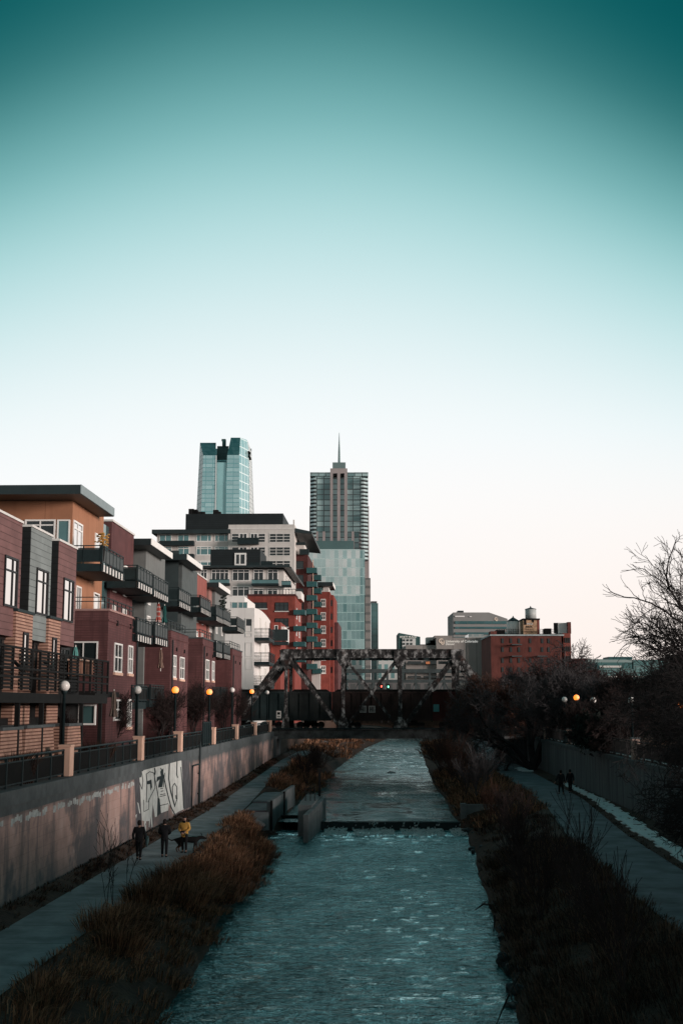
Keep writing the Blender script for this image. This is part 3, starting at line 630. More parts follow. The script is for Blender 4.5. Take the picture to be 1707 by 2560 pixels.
# ------------------------------------------------------------------ siding townhouse at the left edge
t = thing('townhouse', 'townhouse with staggered brown red and grey siding bays over tan brick, at the left edge', 'house', L((-4.5,55,4.1)))
h = -2.2
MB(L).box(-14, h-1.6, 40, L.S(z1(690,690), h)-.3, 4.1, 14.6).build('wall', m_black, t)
for (xl, xr, yt, xb, yb, mt, w) in ((-240, 205, 460, 155, 1475, m_siding_red, ((45,735),(160,775),(30,1190))), (285, 468, 580, 430, 1522, m_siding_gray, ((328,848),(430,880),(315,1262))), (535, 688, 692, 665, 1560, m_siding_red, ((568,938),(655,965),(558,1325)))):
    s1_ = L.S(z1(xr,yt), h); s0_ = L.S(z1(xl,(495 if xl>0 else 260)), h); zt = L.Zr(z1(xr,yt), h); zb = L.Zr(z1(xb,yb), h)
    b = MB(L).box(h-1.65, h, s0_+.001, s1_, zb, zt).build('bay', mt, t)
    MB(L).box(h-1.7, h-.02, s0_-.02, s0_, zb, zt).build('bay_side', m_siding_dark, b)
    MB(L).box(h-1.8, h+.05, s0_-.05, s1_+.05, zt, zt+.1).build('bay_cap', m_fascia if xl > 0 else m_fascia, b)
    winR(b, L, h, z1(*w[0]), z1(*w[1]), z1(*w[2]), m_frame_dark, m_glass_bright, xs=(.62,), zs=(.72,), fw=.09)
for (xl, xr, yt, win) in ((150, 300, 1240, ((206,72),(250,82),(198,385))), (440, 545, 1302, ((466,118),(502,128),(460,405)))):
    s0_, s1_ = L.S(z1(xl,yt), h+.12), L.S(z1(xr,yt), h+.12); zt = L.Zr(z1(xl,yt), h+.12)
    b = MB(L).box(h-1.4, h+.12, s0_, s1_, 4.1, zt).build('brick_pier', m_tan, t); MB(L).box(h-1.4, h+.2, s0_-.06, s1_+.06, zt, zt+.12).build('pier_cap', m_metal, b)
    winR(b, L, h+.12, z2(*win[0]), z2(*win[1]), z2(*win[2]), m_frame_dark, m_glass_bright, fw=.1)
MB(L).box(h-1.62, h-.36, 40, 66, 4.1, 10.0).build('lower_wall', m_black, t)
for tl, tr, bl in (((-60,100),(140,125),(-80,430)), ((292,160),(392,185),(285,440)), ((538,205),(615,225),(532,455))):
    winR(t, L, h-.36, z2(*tl), z2(*tr), z2(*bl), m_frame_dark, m_glass, xs=(.35,.7), zs=(.7,), fw=.1, name='glass_door')
# dark metal walkway balcony with louvres below the bays, blackened further for its shade
zb_, sE = L.Zr(z2(500,705), -1.0), 66.0
q = MB(L); q.box(-3.7, -1.05, 44, sE, zb_, zb_+.4); bal = q.build('balcony', m_black, t)
q = MB(L)
for z in (1.0, 1.35, 2.15): q.box(-1.12, -1.0, 44, sE, zb_+z-.04, zb_+z+.04)
for k in range(18): q.box(-1.11, -1.01, 44+k*1.29, 44.09+k*1.29, zb_+.5, zb_+2.2)
q.build('balcony_rail', m_black, bal)
MB(L).box(-2.3, -2.25, 46, 60, 4.1, 6.6).build('shade_sheet', m_black, t)  # black sheet standing in for the shade under the walkway
for a, b in ((-330,-60), (20,120), (185,285), (370,500), (540,600), (630,712), (845,912)):
    q = MB(L); s0_, s1_ = L.S(z2(a,560), -1.0), L.S(z2(b,560), -1.0)
    for k in range(11): q.box(-1.10, -1.04, s0_, s1_, zb_+.55+k*.145, zb_+.63+k*.145)
    q.build('louvre_screen', m_black, bal)
for s in (47, 50.5, 54, 57.5, 61, 65): MB(L).box(-1.3, -1.12, s, s+.18, 4.1, zb_).build('balcony_post', m_black, bal)
for a, b in ((130,225), (395,495)):                    # slanting stays
    q = MB(L); p1_, p2_ = L.hit(z2(a,330), 'h', -2.0), L.hit(z2(b,440), 'h', -1.1); q.beam(p1_, p2_, .1, .1); q.build('stay', m_black, t)
for k, s in enumerate((51.2, 56.6, 62.2)): MB(L).box(-3.9, -2.9, s, s+.45, 4.1, zb_).build('ground_floor_pier', m_tan, t)
winC(t, L, L.S(z2(700,900), -4.2) if False else 66.0, z2(705,715), z2(855,900), m_white, m_glass_teal, fw=.09, name='glass_door')
for k, (xa, xb, yt) in enumerate(((5,230,950), (225,505,930), (600,740,910))):
    s0_, s1_ = L.S(z2(xa,1000), -1.15), L.S(z2(xb,1000), -1.15); zt = L.Zr(z2(xa+30,yt), -1.15)
    lb = ['leftmost low tan brick garden wall behind the green railing', 'middle low tan brick garden wall with grey cap behind the railing', 'smallest low tan brick garden wall, beside the first globe lamp'][k]
    w = thing('garden_wall', lb, 'garden wall', L((-1.8,(s0_+s1_)/2,4.1)), 'low brick garden walls')
    MB(L).prism([(s0_,4.1),(s1_,4.1),(s1_-.55,zt),(s0_+.1,zt)], 'h', -2.4, -1.15).build('wall', m_tan, w); MB(L).box(-2.45, -1.08, s0_+.05, s1_-.5, zt, zt+.12).build('cap', m_coping, w)

# ------------------------------------------------------------------ orange stucco townhouse with the purple brick bay
t = thing('townhouse', 'orange stucco townhouse with flat dark roof and purple brick bay below', 'house', L((-5.5,80,4.1)))
sO = L.S(z1(652,300), -HB); sO1 = L.S(z1(925,500), -HB)
MB(L).box(-22, -HB, sO, sO1, 12.0, 20.2).build('wall', m_orange, t)
zR = L.Zr(z1(728,112), -HR); flat_roof(t, L, -26, -HR, L.S(z1(728,112), -HR), L.S(z1(1022,385), -HR), zR, .55, edge=M('grey_fascia', (.22,.27,.28), .6, .1))
for x in (180, 560):
    p = L.hit(z1(x,110), 's', sO+2); q = MB(L); q.lathe(p[0], p[1], [(.28,zR),(.28,zR+.28),(.42,zR+.3),(.42,zR+.45),(.1,zR+.55)], 12); q.build('roof_vent', m_roof, t, True)
winC(t, L, sO, z1(228,425), z1(495,600), m_white, m_glass, xs=(.5,), zs=(.72,), fw=.1); winC(t, L, sO, z1(515,425), z1(622,665), m_white, m_glass_teal, fw=.09)
winR(t, L, -HB, z1(655,425), z1(735,470), z1(655,700), m_white, m_glass_bright, xs=(.5,), zs=(.75,), fw=.12); winR(t, L, -HB, z1(848,540), z1(900,570), z1(845,700), m_white, m_glass_bright, fw=.1)
winR(t, L, -HB, z1(680,1010), z1(722,1030), z1(672,1230), m_white, m_glass, xs=(.5,), fw=.1); winR(t, L, -HB, z1(836,1070), z1(884,1085), z1(834,1225), m_white, m_glass_bright, fw=.09)
zf = L.Zr(z1(915,885), -HF)+.45; balcony(t, L, L.S(z1(918,660), -HF), L.S(z1(1105,745), -HF), -HB, -HF, zf, post=m_metal)
sC0, sC1 = L.S(z1(970,1236), -HC), L.S(z1(1225,1310), -HC); zC = L.Zr(z1(970,1236), -HC)
b = MB(L).box(-12, -HC, sC0, sC1, 4.1, zC).build('brick_bay', m_brick, t)
MB(L).box(-12, -HC+.08, sC0-.08, sC1+.05, zC, zC+.12).build('parapet_cap', M('rose_cap', (.34,.20,.18), .8, .1), b); MB(L).box(-12, -HC+.06, sC0-.04, sC1, zC-.62, zC-.5).build('brick_course', m_brick, b)
q = MB(L)
for z in (.55, .8): q.box(-HC-.3, -HC-.25, sC0+.1, sC1, zC+z, zC+z+.05); q.box(-HB, -HC-.3, sC0+.1, sC0+.15, zC+z, zC+z+.05)
for k in range(8): u = sC0+.1+(sC1-sC0-.2)*k/7; q.box(-HC-.3, -HC-.25, u, u+.05, zC+.12, zC+.82)
q.build('terrace_rail', m_metal, b)
MB(L).tube([(-HC+.12,sC1-.35,4.2),(-HC+.12,sC1-.35,zC-.7)], .06, 6).build('downpipe', m_metal, b)
winC(b, L, sC0, z2(640,155), z2(872,372), m_white, m_glass, xs=(.45,), fw=.09)
for tl, tr, bl in (((1020,165),(1087,180),(1018,430)), ((1143,188),(1182,198),(1140,440)), ((1022,672),(1078,680),(1018,862)), ((1135,670),(1170,680),(1130,918))):
    winR(b, L, -HC, z2(*tl), z2(*tr), z2(*bl), m_white, m_glass, xs=(.5,), zs=(.52,), fw=.1, sill=m_pillar if tl[1] < 600 or tl[0] > 1100 else None)
for x, y in ((1042,15), (1160,42)): p = L.hit(z2(x,y), 'h', -HC); MB(L).box(-HC-.05, -HC+.09, p[1]-.12, p[1]+.12, p[2], p[2]+.3).build('wall_vent', m_black, b)
# dark ground floor behind the bay
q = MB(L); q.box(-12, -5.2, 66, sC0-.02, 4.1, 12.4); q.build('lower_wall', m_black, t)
q = MB(L); q.box(-4.6, -2.4, 69, sC0-.1, 7.6, 7.9); q.build('stoop', m_black, t)

# ------------------------------------------------------------------ grey stucco townhouse with brick strip, then slate one, then the last one
def unit(label, brick, grey, roof, bals, base, lowbals, seed, mside, gside, edge=m_white):
    s_in = L.S(z1(*brick[0]) if brick[2] == 1 else z3(*brick[0]), -HB)
    zz1 = z1 if brick[2] == 1 else z3
    t = thing('townhouse', label, 'house', L((-5.5, s_in, 4.1)))
    s0_, s1_ = L.S(zz1(*brick[0]), -HB), L.S(zz1(*brick[1]), -HB); zt = L.Zr(zz1(*brick[0]), -HB)
    MB(L).box(-16, -HB, s0_, s1_, 7, zt).build('brick_wall', mside, t); MB(L).box(-16, -HB+.08, s0_-.05, s1_, zt, zt+.14).build('parapet_cap', m_fascia, t)
    MB(L).box(-16, -HB-.2, s0_-3.2, s0_-.02, 7, zt-.4).build('glass_strip', m_glass_teal, t)
    g0, g1 = L.S(zz1(*grey[0]), -HB), L.S(zz1(*grey[1]), -HB); zg = L.Zr(zz1(*roof[0]), -HR)
    MB(L).box(-18, -HB+.3, g0, g1, 4.1, zg-.3).build('stucco_wall', gside, t)
    flat_roof(t, L, -20, -HR+.2, L.S(zz1(*roof[0]), -HR), L.S(zz1(*roof[1]), -HR), zg, .5, edge=edge)
    for k, (a, b, zt_) in enumerate(bals):
        sa, sb = L.S(zz1(*a), -HF), L.S(zz1(*b), -HF); zf = L.Zr(zz1(*a), -HF)-1.08
        balcony(t, L, sa, sb, -HB, -HF, zf, panel=m_panel if seed != 2 or k else M('pale_mesh_panel', (.16,.17,.165), .6, .2, 3., grid=(.16,.4,(.03,.03,.03))))
    rnd = random.Random(seed)
    for zb in (zt-4.9, zt-8.0):                        # bright glass doors on the two upper floors
        for u in (s0_+.8, s0_+(s1_-s0_)*.55, g0+.9, g0+(g1-g0)*.62):
            onb = u < s1_; window(t, L, 'R', -HB if onb else -HB+.3, u, u+rnd.uniform(.9,1.3), zb+.1, zb+2.35, m_white, m_glass_bright, xs=(.5,) if rnd.random() < .5 else (), zs=(.78,), fw=.1, name='glass_door')
    for (a, b, topy, wins, zf_) in base:
        sa, sb = L.S(zf_(*a), -HC), L.S(zf_(*b), -HC); zt2 = L.Zr(zf_(*a), -HC)
        w = MB(L).box(-12, -HC, sa, sb, 4.1, zt2).build('brick_bay', m_brick, t)
        MB(L).box(-12, -HC+.08, sa-.08, sb+.05, zt2, zt2+.12).build('parapet_cap', m_coping, w); MB(L).box(-12, -HC+.05, sa-.03, sb, zt2-.6, zt2-.48).build('brick_course', m_brick, w)
        q = MB(L)
        for z in (.55, .8): q.box(-HC-.3, -HC-.25, sa, sb, zt2+z, zt2+z+.05); q.box(-HB, -HC-.3, sa, sa+.05, zt2+z, zt2+z+.05)
        for k in range(7): u = sa+(sb-sa-.1)*k/6; q.box(-HC-.3, -HC-.25, u, u+.05, zt2+.12, zt2+.82)
        q.build('terrace_rail', m_metal, w)
        for tl, tr, bl in wins: winR(w, L, -HC, z4(*tl), z4(*tr), z4(*bl), m_white, m_glass, xs=(.5,), zs=(.5,), fw=.1, sill=m_pillar)
        MB(L).tube([(-HC+.12,sa+.3,4.2),(-HC+.12,sa+.3,zt2-.7)], .06, 6).build('downpipe', m_metal, w)
        for k in (.3, .75): u = sa+(sb-sa)*k; MB(L).box(-HC-.05, -HC+.09, u-.12, u+.12, zt2-1.5, zt2-1.2).build('wall_vent', m_black, w)
    for (a, b, zf_) in lowbals:
        sa, sb = L.S(zf_(*a), -HC+.3), L.S(zf_(*b), -HC+.3); zf = L.Zr(zf_(*a), -HC+.3)-1.08; balcony(t, L, sa, sb, -7, -HC+.3, zf)
        balcony(t, L, sa, sb, -7, -HC+.1, zf-4.4, teeth=False, panel=m_black)
    lo, hi = s0_-10, g1
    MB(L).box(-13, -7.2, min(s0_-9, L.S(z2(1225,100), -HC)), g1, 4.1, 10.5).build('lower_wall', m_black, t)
    return t
unit('grey stucco townhouse with white roof edge, purple brick strip and five balconies', ((1000,440),(1195,580),1), ((1270,690),(1442,760)), ((1330,592),(1520,690)),
     [((1232,830),(1362,895),0), ((1372,915),(1503,965),0)],
     [((385,128),(540,180),0,[((400,345),(428,350),(398,548)), ((462,362),(500,368),(460,562))],z4)], [((1225,1295),(1355,1330),z1), ((1385,1335),(1497,1375),z1)], 1, m_brick, m_stucco)
t = unit('slate stucco townhouse with white roof edge, rose brick strip above brick bay', ((338,975),(412,1025),3), ((230,890),(330,985)), ((270,850),(370,968)),
     [((232,1068),(306,1110),0), ((372,1118),(438,1152),0)],
     [((668,200),(783,238),0,[((692,385),(722,390),(690,570)), ((748,400),(768,402),(744,575))],z4)], [((788,218),(842,235),z4), ((855,238),(912,258),z4)], 2, M('rose_brick', (.27,.09,.075), .85, .15, 1.), M('mid_slate_stucco', (.085,.10,.10), .85, .15))
sF = L.S(z3(230,890), -HB+.3); MB(L).box(-18, -HB+.29, sF-.012, sF-.001, 14.5, 20.9).build('shaded_side', m_slate if False else m_stucco_shade, t)  # thin plate of darker stucco: shade painted on the camera-facing side
unit('last grey townhouse before the railway with small white roof edge', ((425,1060),(445,1075),3), ((448,1060),(517,1110)), ((480,1035),(555,1072)),
     [((473,1182),(517,1205),0), ((520,1205),(567,1228),0), ((612,1260),(656,1285),0)],
     [((930,292),(1016,322),0,[],z4)], [], 3, M('pale_rose_brick', (.30,.15,.13), .85, .15, 1.), m_stucco)

# closed parasols and plants on the balconies
def parasol(label, p, hgt, mat, r=.2):
    x, y, z = p; t = thing('closed_parasol', label, 'parasol', p)
    q = MB(); n = 14
    prof = [(.05,z+hgt),(r*.55,z+hgt*.80),(r*.62,z+hgt*.62),(r*.5,z+hgt*.45),(r,z+hgt*.18),(r*.8,z+hgt*.14)]
    vs = []
    for rr, zz_ in prof: vs += [(x+rr*(1+.28*((k%2)*2-1))*math.cos(2*math.pi*k/n), y+rr*(1+.28*((k%2)*2-1))*math.sin(2*math.pi*k/n), zz_) for k in range(n)]
    q.add(vs, [(i*n+k, i*n+(k+1)%n, (i+1)*n+(k+1)%n, (i+1)*n+k) for i in range(len(prof)-1) for k in range(n)]+[tuple(range(n)), tuple(range(5*n,6*n))])
    q.build('canopy', mat, t); MB().tube([(x,y,z),(x,y,z+hgt+.1)], .03, 6).build('pole', m_fascia, t)
def Lp(p, h): return L(L.hit(p, 'h', h))
parasol('closed teal parasol on the dark walkway balcony', Lp(z2(668,470), -2.4), 1.5, M('teal_cloth', (.10,.27,.25), .9, .3, 4.))
parasol('closed red and white parasol on a lower balcony', Lp(z1(1412,1365), -3.6), 1.6, M('red_white_cloth', (.42,.10,.08), .9, .2, 4., stripe=(.35,.3,(.5,.42,.4))))
parasol('closed dark green parasol beside the red one', Lp(z1(1465,1365), -3.6), 1.5, M('green_cloth', (.02,.09,.085), .9, .3, 4.))
parasol('closed beige parasol at the ground floor of the purple brick bay', Lp(z2(1012,865), -2.2), 1.7, M('taupe_cloth', (.16,.12,.10), .9, .3, 4.))
parasol('closed brown parasol on a shaded lower balcony', Lp(z2(1432,420), -3.4), 1.6, M('brown_cloth', (.19,.125,.10), .9, .3, 4.))
p = L.hit(z1(915,660), 'h', -3.5)
t = thing('potted_plant', 'yellow orange plant on the orange house balcony corner', 'plant', L(p)); q = MB(L)
for k in range(60): a = (p[0]+random.gauss(0,.16), p[1]+random.gauss(0,.16), p[2]+random.random()*.75); q.box(a[0]-.06, a[0]+.06, a[1]-.05, a[1]+.05, a[2], a[2]+.07)
q.build('leaves', M('ochre_leaf', (.46,.24,.06), .8, .4, 6.), t); MB(L).lathe(p[0], p[1], [(.12,p[2]-.9),(.18,p[2]-.1),(.16,p[2])], 10).build('pot', m_black, t)
p = L.hit(z3(520,1195), 'h', -3.5); q = MB(L)
for k in range(70): a = (p[0]+random.gauss(0,.22), p[1]+random.gauss(0,.3), p[2]-.4+random.random()*1.6); q.box(a[0]-.1, a[0]+.1, a[1]-.08, a[1]+.08, a[2], a[2]+.09)
t = thing('potted_plant', 'dark evergreen plant on the last grey townhouse balcony', 'plant', L((p[0],p[1],p[2]-.8))); q.build('leaves', M('dark_leaf', (.01,.02,.015), .8, .4, 6.), t)
p = L.hit(z2(770,470), 'h', -1.6); q = MB(L); q.box(p[0]-.5, p[0], p[1]-1.6, p[1]+1.6, p[2], p[2]+.75); t = thing('planter_box', 'wooden slatted planter box on the dark walkway balcony', 'planter', L(p)); q.build('box', M('weathered_slats', (.24,.12,.08), .9, .3, 2., grid=(.25,.35,(.06,.03,.025))), t)
MB(L).box(p[0]-.55, p[0]+.06, p[1]-1.66, p[1]+1.66, p[2]+.75, p[2]+.83).build('rim', m_pillar, t)

# ------------------------------------------------------------------ mid-rise blocks beyond the railway
def block(par, T, h0, h1, s0, s1, z0, z1_, mat, name='wall'): return MB(T).box(h0, h1, s0, s1, z0, z1_).build(name, mat, par)
def cz(f, y, s, x=600): return L.Zc(f(x, y), s)
def ch(f, x, y, s): return L.Hh(f(x, y), s)
# white block with curved parapet
t = thing('apartment_block', 'white apartment block with curved parapet and dark balconies behind the bridge end', 'building', L((-6,176,4)))
s = 178.0; hA, hB = ch(y5,575,900,s), ch(y5,755,900,s); zT = cz(y5,690,s)
block(t, L, hA-8, hB, s, s+14, 4, zT, m_offwhite)
for xa, xb, ya, yb in ((650,700,735,815), (705,780,735,815), (600,658,990,1025), (676,735,990,1025), (675,735,1060,1160), (600,660,1060,1160), (600,735,1170,1235)):
    winC(t, L, s, y5(xa,ya), y5(xb,yb), m_fascia, m_glass_teal if ya != 990 else m_glass, xs=(.5,) if xb-xa > 60 else ())
s = 175.5; h0_, h1_ = ch(y5,742,900,s), ch(y5,836,900,s); zt = cz(y5,815,s)
b = block(t, L, h0_, h1_, s, s+6, 4, zt, m_offwhite, 'stair_bay')
for ya, yb in ((868,980), (990,1022), (1065,1185), (1195,1290)): winC(b, L, s, y5(763,ya), y5(820,yb), m_fascia, m_glass_teal if ya > 1000 else m_glass, fw=.12)
hR = h1_; sa, sb = L.S(y5(836,900), hR), L.S(y5(966,900), hR)
w = MB(L); za = L.Zr(y5(765,765), hR-4); N = 10
pts = [(sa-.1,4)]+[(sa+(sb-sa)*k/N, L.Zr(y5(836,782), hR)+1.0*math.sin(math.pi*(.25+.6*k/N))-1.0*math.sin(math.pi*.25)) for k in range(N+1)]+[(sb,4)]
w.prism(pts, 'h', hR-5.5, hR+.01); rv = w.build('curved_wall', m_offwhite, t)
for k in range(4):
    for u in (.28, .62): zc = 7.2+k*3.5; window(rv, L, 'R', hR+.01, sa+(sb-sa)*u, sa+(sb-sa)*u+2.2, zc, zc+2.1, m_white, M('pale_pane', (.55,.52,.48), .3, .1) if k+u == .28 else bpy.data.materials['pale_pane'], xs=(.5,), fw=.12)
for yb in (1030, 1228, 1420):
    hf_ = ch(y5,960,yb,sa); zf_ = L.Zc(y5(848,yb+20), sa)+.45; balcony(t, L, sa+.05, L.S(y5(1003,yb), hf_), hR+.02, hf_, zf_, rail=1.25, teeth=False, panel=None, slab=m_metal)
# small red and white gap house
t = thing('brick_house', 'small red brick house squeezed between the white block and the red block', 'house', L((-3,200,4))); s = 198.
block(t, L, ch(y5,975,950,s), ch(y5,1052,950,s), s, s+10, 4, cz(y5,902,s), m_brick_red); block(t, L, ch(y5,1052,950,s)+.01, ch(y5,1080,950,s), s+.5, s+10, cz(y5,1045,s), cz(y5,935,s), m_offwhite, 'white_wall')
for ya in (925, 990): winC(t, L, s, y5(1000,ya), y5(1030,ya+45), m_white, m_glass)
for yb in (1085,): p = L.hit(y5(985,yb), 's', s-1.6); q = MB(L); q.box(p[0], ch(y5,1110,yb,s-1.6), s-1.6, s, p[2], p[2]+.5).box(p[0], ch(y5,1110,yb,s-1.6), s-1.6, s-1.5, p[2]+.6, p[2]+2.4); q.build('balcony', m_metal, t)
# red brick block
t = thing('apartment_block', 'bright red brick block with dark windows right of the white block', 'building', L((-2,225,4))); s = 225.
h0_, h1_ = ch(y5,780,800,s), ch(y5,1168,800,s); zT = cz(y5,688,s); block(t, L, h0_, h1_, s, s+17, 4, zT, m_brick_red); block(t, L, h0_-.1, h1_+.1, s-.1, s+17, zT, zT+.35, m_brick_dark, 'parapet')
for xa, ya, xb, yb in ((832,738,940,788), (1006,738,1115,808), (1006,868,1115,938), (832,868,940,938), (1006,1000,1115,1070), (832,1000,940,1070)): winC(t, L, s, y5(xa,ya), y5(xb,yb), m_frame_dark, m_glass, xs=(.33,.66), zs=(.6,), sill=m_fascia)
for k in range(5): window(t, L, 'R', h1_, s+3+(k%2)*7, s+5.2+(k%2)*7, zT-3.9-3*(k//2), zT-1.9-3*(k//2), m_white, m_glass_bright)
q = MB(L); q.box(h0_, h1_, s+.2, s+.26, zT+1.2, zT+1.3)
for k in range(16): u = h0_+(h1_-h0_)*k/15; q.box(u, u+.08, s+.2, s+.28, zT+.35, zT+1.3)
q.build('terrace_rail', m_metal, t); block(t, L, ch(y5,1130,680,s+6), ch(y5,1218,680,s+6), s+6, s+14, zT, cz(y5,650,s+6), m_offwhite, 'penthouse')
for yb in (838, 970, 1098, 1225):
    p = L.hit(y5(1155,yb), 's', s-.5); b = block(t, L, p[0], ch(y5,1250,yb,s-.5), s-.5, s+2.6, p[2], cz(y5,yb-38,s-.5), m_teal, 'balcony'); 
# tiers of the cream block
def tier(t, s, hL, hR_, zs, cols, floors, fh, ztop, frame=m_fascia):
    for zb in floors:
        for a, b, nx in cols: window(t, L, 'C', s, hL+(hR_-hL)*a, hL+(hR_-hL)*b, zb, zb+fh*.72, frame, m_glass, xs=tuple((k+1)/nx for k in range(nx-1)), zs=(.72,), fw=.14)
t = thing('apartment_block', 'cream block, lower front tier with dark overhanging roof and dark penthouse', 'building', L((-12,235,4))); s = 235.
h0_, h1_ = ch(y5,395,500,s), ch(y5,1076,500,s); zr = cz(y5,462,s); block(t, L, h0_-9, h1_, s, s+30, 4, zr-.2, m_cream)
zro = cz(y5,436,s-2); flat_roof(t, L, ch(y5,330,440,s-2), h1_+1.2, s-2, s+28, zro, zro-zr, edge=m_roof)
q = MB(L); q.prism([(h1_+1.2,zro-.1),(h1_+1.2,zro-(zro-zr)),(h1_+1.6,zr-.3),(h1_+1.6,zro-.4)], 's', s-2, s+34); q.build('eave', m_roof, t)
for xa, ya, xb, yb, nx in ((398,468,452,560,2), (486,468,628,570,4), (656,468,798,563,3), (830,468,913,563,2), (945,468,1030,563,2), (585,628,625,690,1), (654,608,798,690,3), (826,622,912,690,2), (942,622,1028,690,2), (650,735,780,815,4)):
    winC(t, L, s, y5(xa,ya), y5(xb,yb), m_white, m_glass, xs=tuple((k+1)/nx for k in range(nx-1)), zs=(.74,), fw=.14)
for xa, xb, yb in ((470,632,598), (815,1032,600), (1058,1135,612)):
    p = L.hit(y5(xa,yb), 's', s-1.6); hx = ch(y5,xb,yb,s-1.6); b = block(t, L, p[0], hx, s-1.6, s, p[2], p[2]+.4, m_metal, 'balcony'); MB(L).box(p[0], hx, s-1.62, s-1.55, p[2]+.4, p[2]+1.1).build('balcony_panel', m_glass_teal, b); MB(L).box(p[0], hx, s-1.64, s-1.53, cz(y5,yb-48,s-1.6)-.1, cz(y5,yb-48,s-1.6)).build('balcony_rail', m_metal, b); MB(L).box(p[0], hx, s-1.61, s-1.56, p[2]+1.1, cz(y5,yb-48,s-1.6)-.1).build('balcony_panel', m_teal, b)
pent = block(t, L, ch(y5,478,400,s+4), ch(y5,884,400,s+4), s+4, s+16, zro, cz(y5,305,s+4), m_roofrib, 'penthouse')
winC(pent, L, s+3.9, y5(676,335), y5(770,436), m_white, m_glass, xs=(.45,), fw=.3)
block(t, L, ch(y5,890,400,s+3), ch(y5,985,400,s+3), s+3, s+3.3, zro, cz(y5,402,s+3), m_metal, 'roof_rail'); block(t, L, ch(y5,772,425,s+2), ch(y5,880,425,s+2), s+2, s+2.2, zro, cz(y5,412,s+2), m_metal, 'roof_rail')
for k in range(3): window(t, L, 'R', h1_, s+3+k*6, s+6.5+k*6, zr-3.4, zr-.7, m_white, m_glass_bright, xs=(.33,.66), zs=(.7,), fw=.15)
t = thing('apartment_block', 'cream block, taller rear tier with white framed bay and long dark penthouse', 'building', L((-14,280,4))); s = 280.
h0_, h1_ = ch(y5,42,200,s), ch(y5,1163,200,s); zr = cz(y5,165,s); block(t, L, h0_, h1_-.3, s, s+34, 4, zr, m_cream)
zro = cz(y5,140,s-2); flat_roof(t, L, ch(y5,0,145,s-2), ch(y5,640,145,s-2), s-2, s+30, zro, .9, edge=m_roof)
block(t, L, ch(y5,275,100,s+5), ch(y5,1070,100,s+5), s+5, s+28, zr, cz(y5,14,s+5), m_roofrib, 'penthouse')
b = block(t, L, ch(y5,625,200,s-1.2), ch(y5,1163,200,s-1.2), s-1.2, s+6, 4, cz(y5,104,s-1.2), m_cream, 'framed_bay')
block(t, L, ch(y5,622,200,s-1.3), ch(y5,1166,200,s-1.3), s-1.3, s-1.21, cz(y5,138,s-1.3)-.15, cz(y5,138,s-1.3)+.15, m_fascia, 'cornice')
block(t, L, ch(y5,1152,90,s-1), ch(y5,1162,90,s-1), s-1, s-.4, cz(y5,104,s-1), cz(y5,66,s-1), m_cream, 'chimney')
for ya, yb in ((174,250), (284,360), (395,470)):
    for xa, xb, nx in ((650,712,1), (866,928,1), (957,1132,3)): winC(b, L, s-1.2, y5(xa,ya), y5(xb,yb), m_fascia, m_glass, xs=tuple((k+1)/nx for k in range(nx-1)), zs=(.33,.66), fw=.16)
    for xa, xb in ((714,778), (804,864)): winC(b, L, s-1.2, y5(xa,ya), y5(xb,yb+15), m_white, m_glass, xs=(.5,), fw=.16, name='glass_door')
p = L.hit(y5(698,262), 's', s-2.8); bb = block(t, L, p[0], ch(y5,868,262,s-2.8), s-2.8, s-1.2, p[2], cz(y5,210,s-2.8), m_metal, 'balcony')
for ya, yb in ((170,242), (282,353), (398,440)):
    for xa, xb in ((362,488), (513,622)): winC(t, L, s, y5(xa,ya), y5(xb,yb), m_white, m_glass_teal, xs=(.28,.75), zs=(.75,), fw=.18)
    for xa, xb in ((62,162), (212,306)): winC(t, L, s, y5(xa,ya), y5(xb,yb+15), m_white, m_glass_teal, xs=(.5,), zs=(.8,), fw=.16)
for xa, xb, yb in ((62,340,272), (240,340,380)): p = L.hit(y5(xa,yb), 's', s-1.8); block(t, L, p[0], ch(y5,xb,yb,s-1.8), s-1.8, s, p[2], cz(y5,yb-40,s-1.8), m_teal if False else m_metal, 'balcony')
q = MB(L); q.prism([(h1_-.2,zr+.8),(h1_-.2,zr-.2),(h1_+4.0,zr-.6),(h1_+4.0,zr-.1)], 's', s-1, s+36); q.build('eave', m_roof, t)
for x, hh in ((415,1.2), (360,1.6), (118,6.0)):
    p = L.hit(y5(x,20), 's', s+8); MB(L).box(p[0]-.5, p[0]+.5, s+8, s+9, cz(y5,14,s+5)-1, cz(y5,14,s+5)+hh*.8).build('roof_unit', m_black, t) if x != 118 else None
q = MB(L)
for x in (300, 330, 372, 500, 520): p = L.hit(y5(x+20,14), 's', s+8); q.box(p[0]-.6, p[0]+.6, s+8, s+9.5, cz(y5,14,s+5)-.5, p[2]+random.uniform(.4,1.2))
q.build('roof_unit', m_black, t)
p = L.hit(y5(405,10), 's', s+9)
# dark brick block with stacked teal balconies
t = thing('apartment_block', 'dark purple brick block with two columns of stacked teal balconies', 'building', L((3,286,4))); s = 284.
h0_, h1_ = ch(y5,1164,500,s), ch(y5,1272,500,s); zT = cz(y5,348,s); block(t, L, h0_-.5, h1_, s, s+40, 4, zT, m_brick_dark)
block(t, L, ch(y5,1164,330,s), ch(y5,1240,330,s), s+.5, s+10, zT, cz(y5,255,s), m_cream, 'penthouse'); block(t, L, ch(y5,1166,300,s-1), ch(y5,1252,300,s-1), s-1, s-.6, zT+2.0, cz(y5,250,s-1), m_metal, 'balcony'); block(t, L, ch(y5,1204,330,s-1), ch(y5,1282,330,s-1), s-1, s-.6, zT-.2, cz(y5,305,s-1), m_metal, 'balcony')
for ya in (402, 515, 625, 735): winC(t, L, s, y5(1172,ya), y5(1236,ya+58), m_metal, m_glass, xs=(.5,), sill=m_coping)
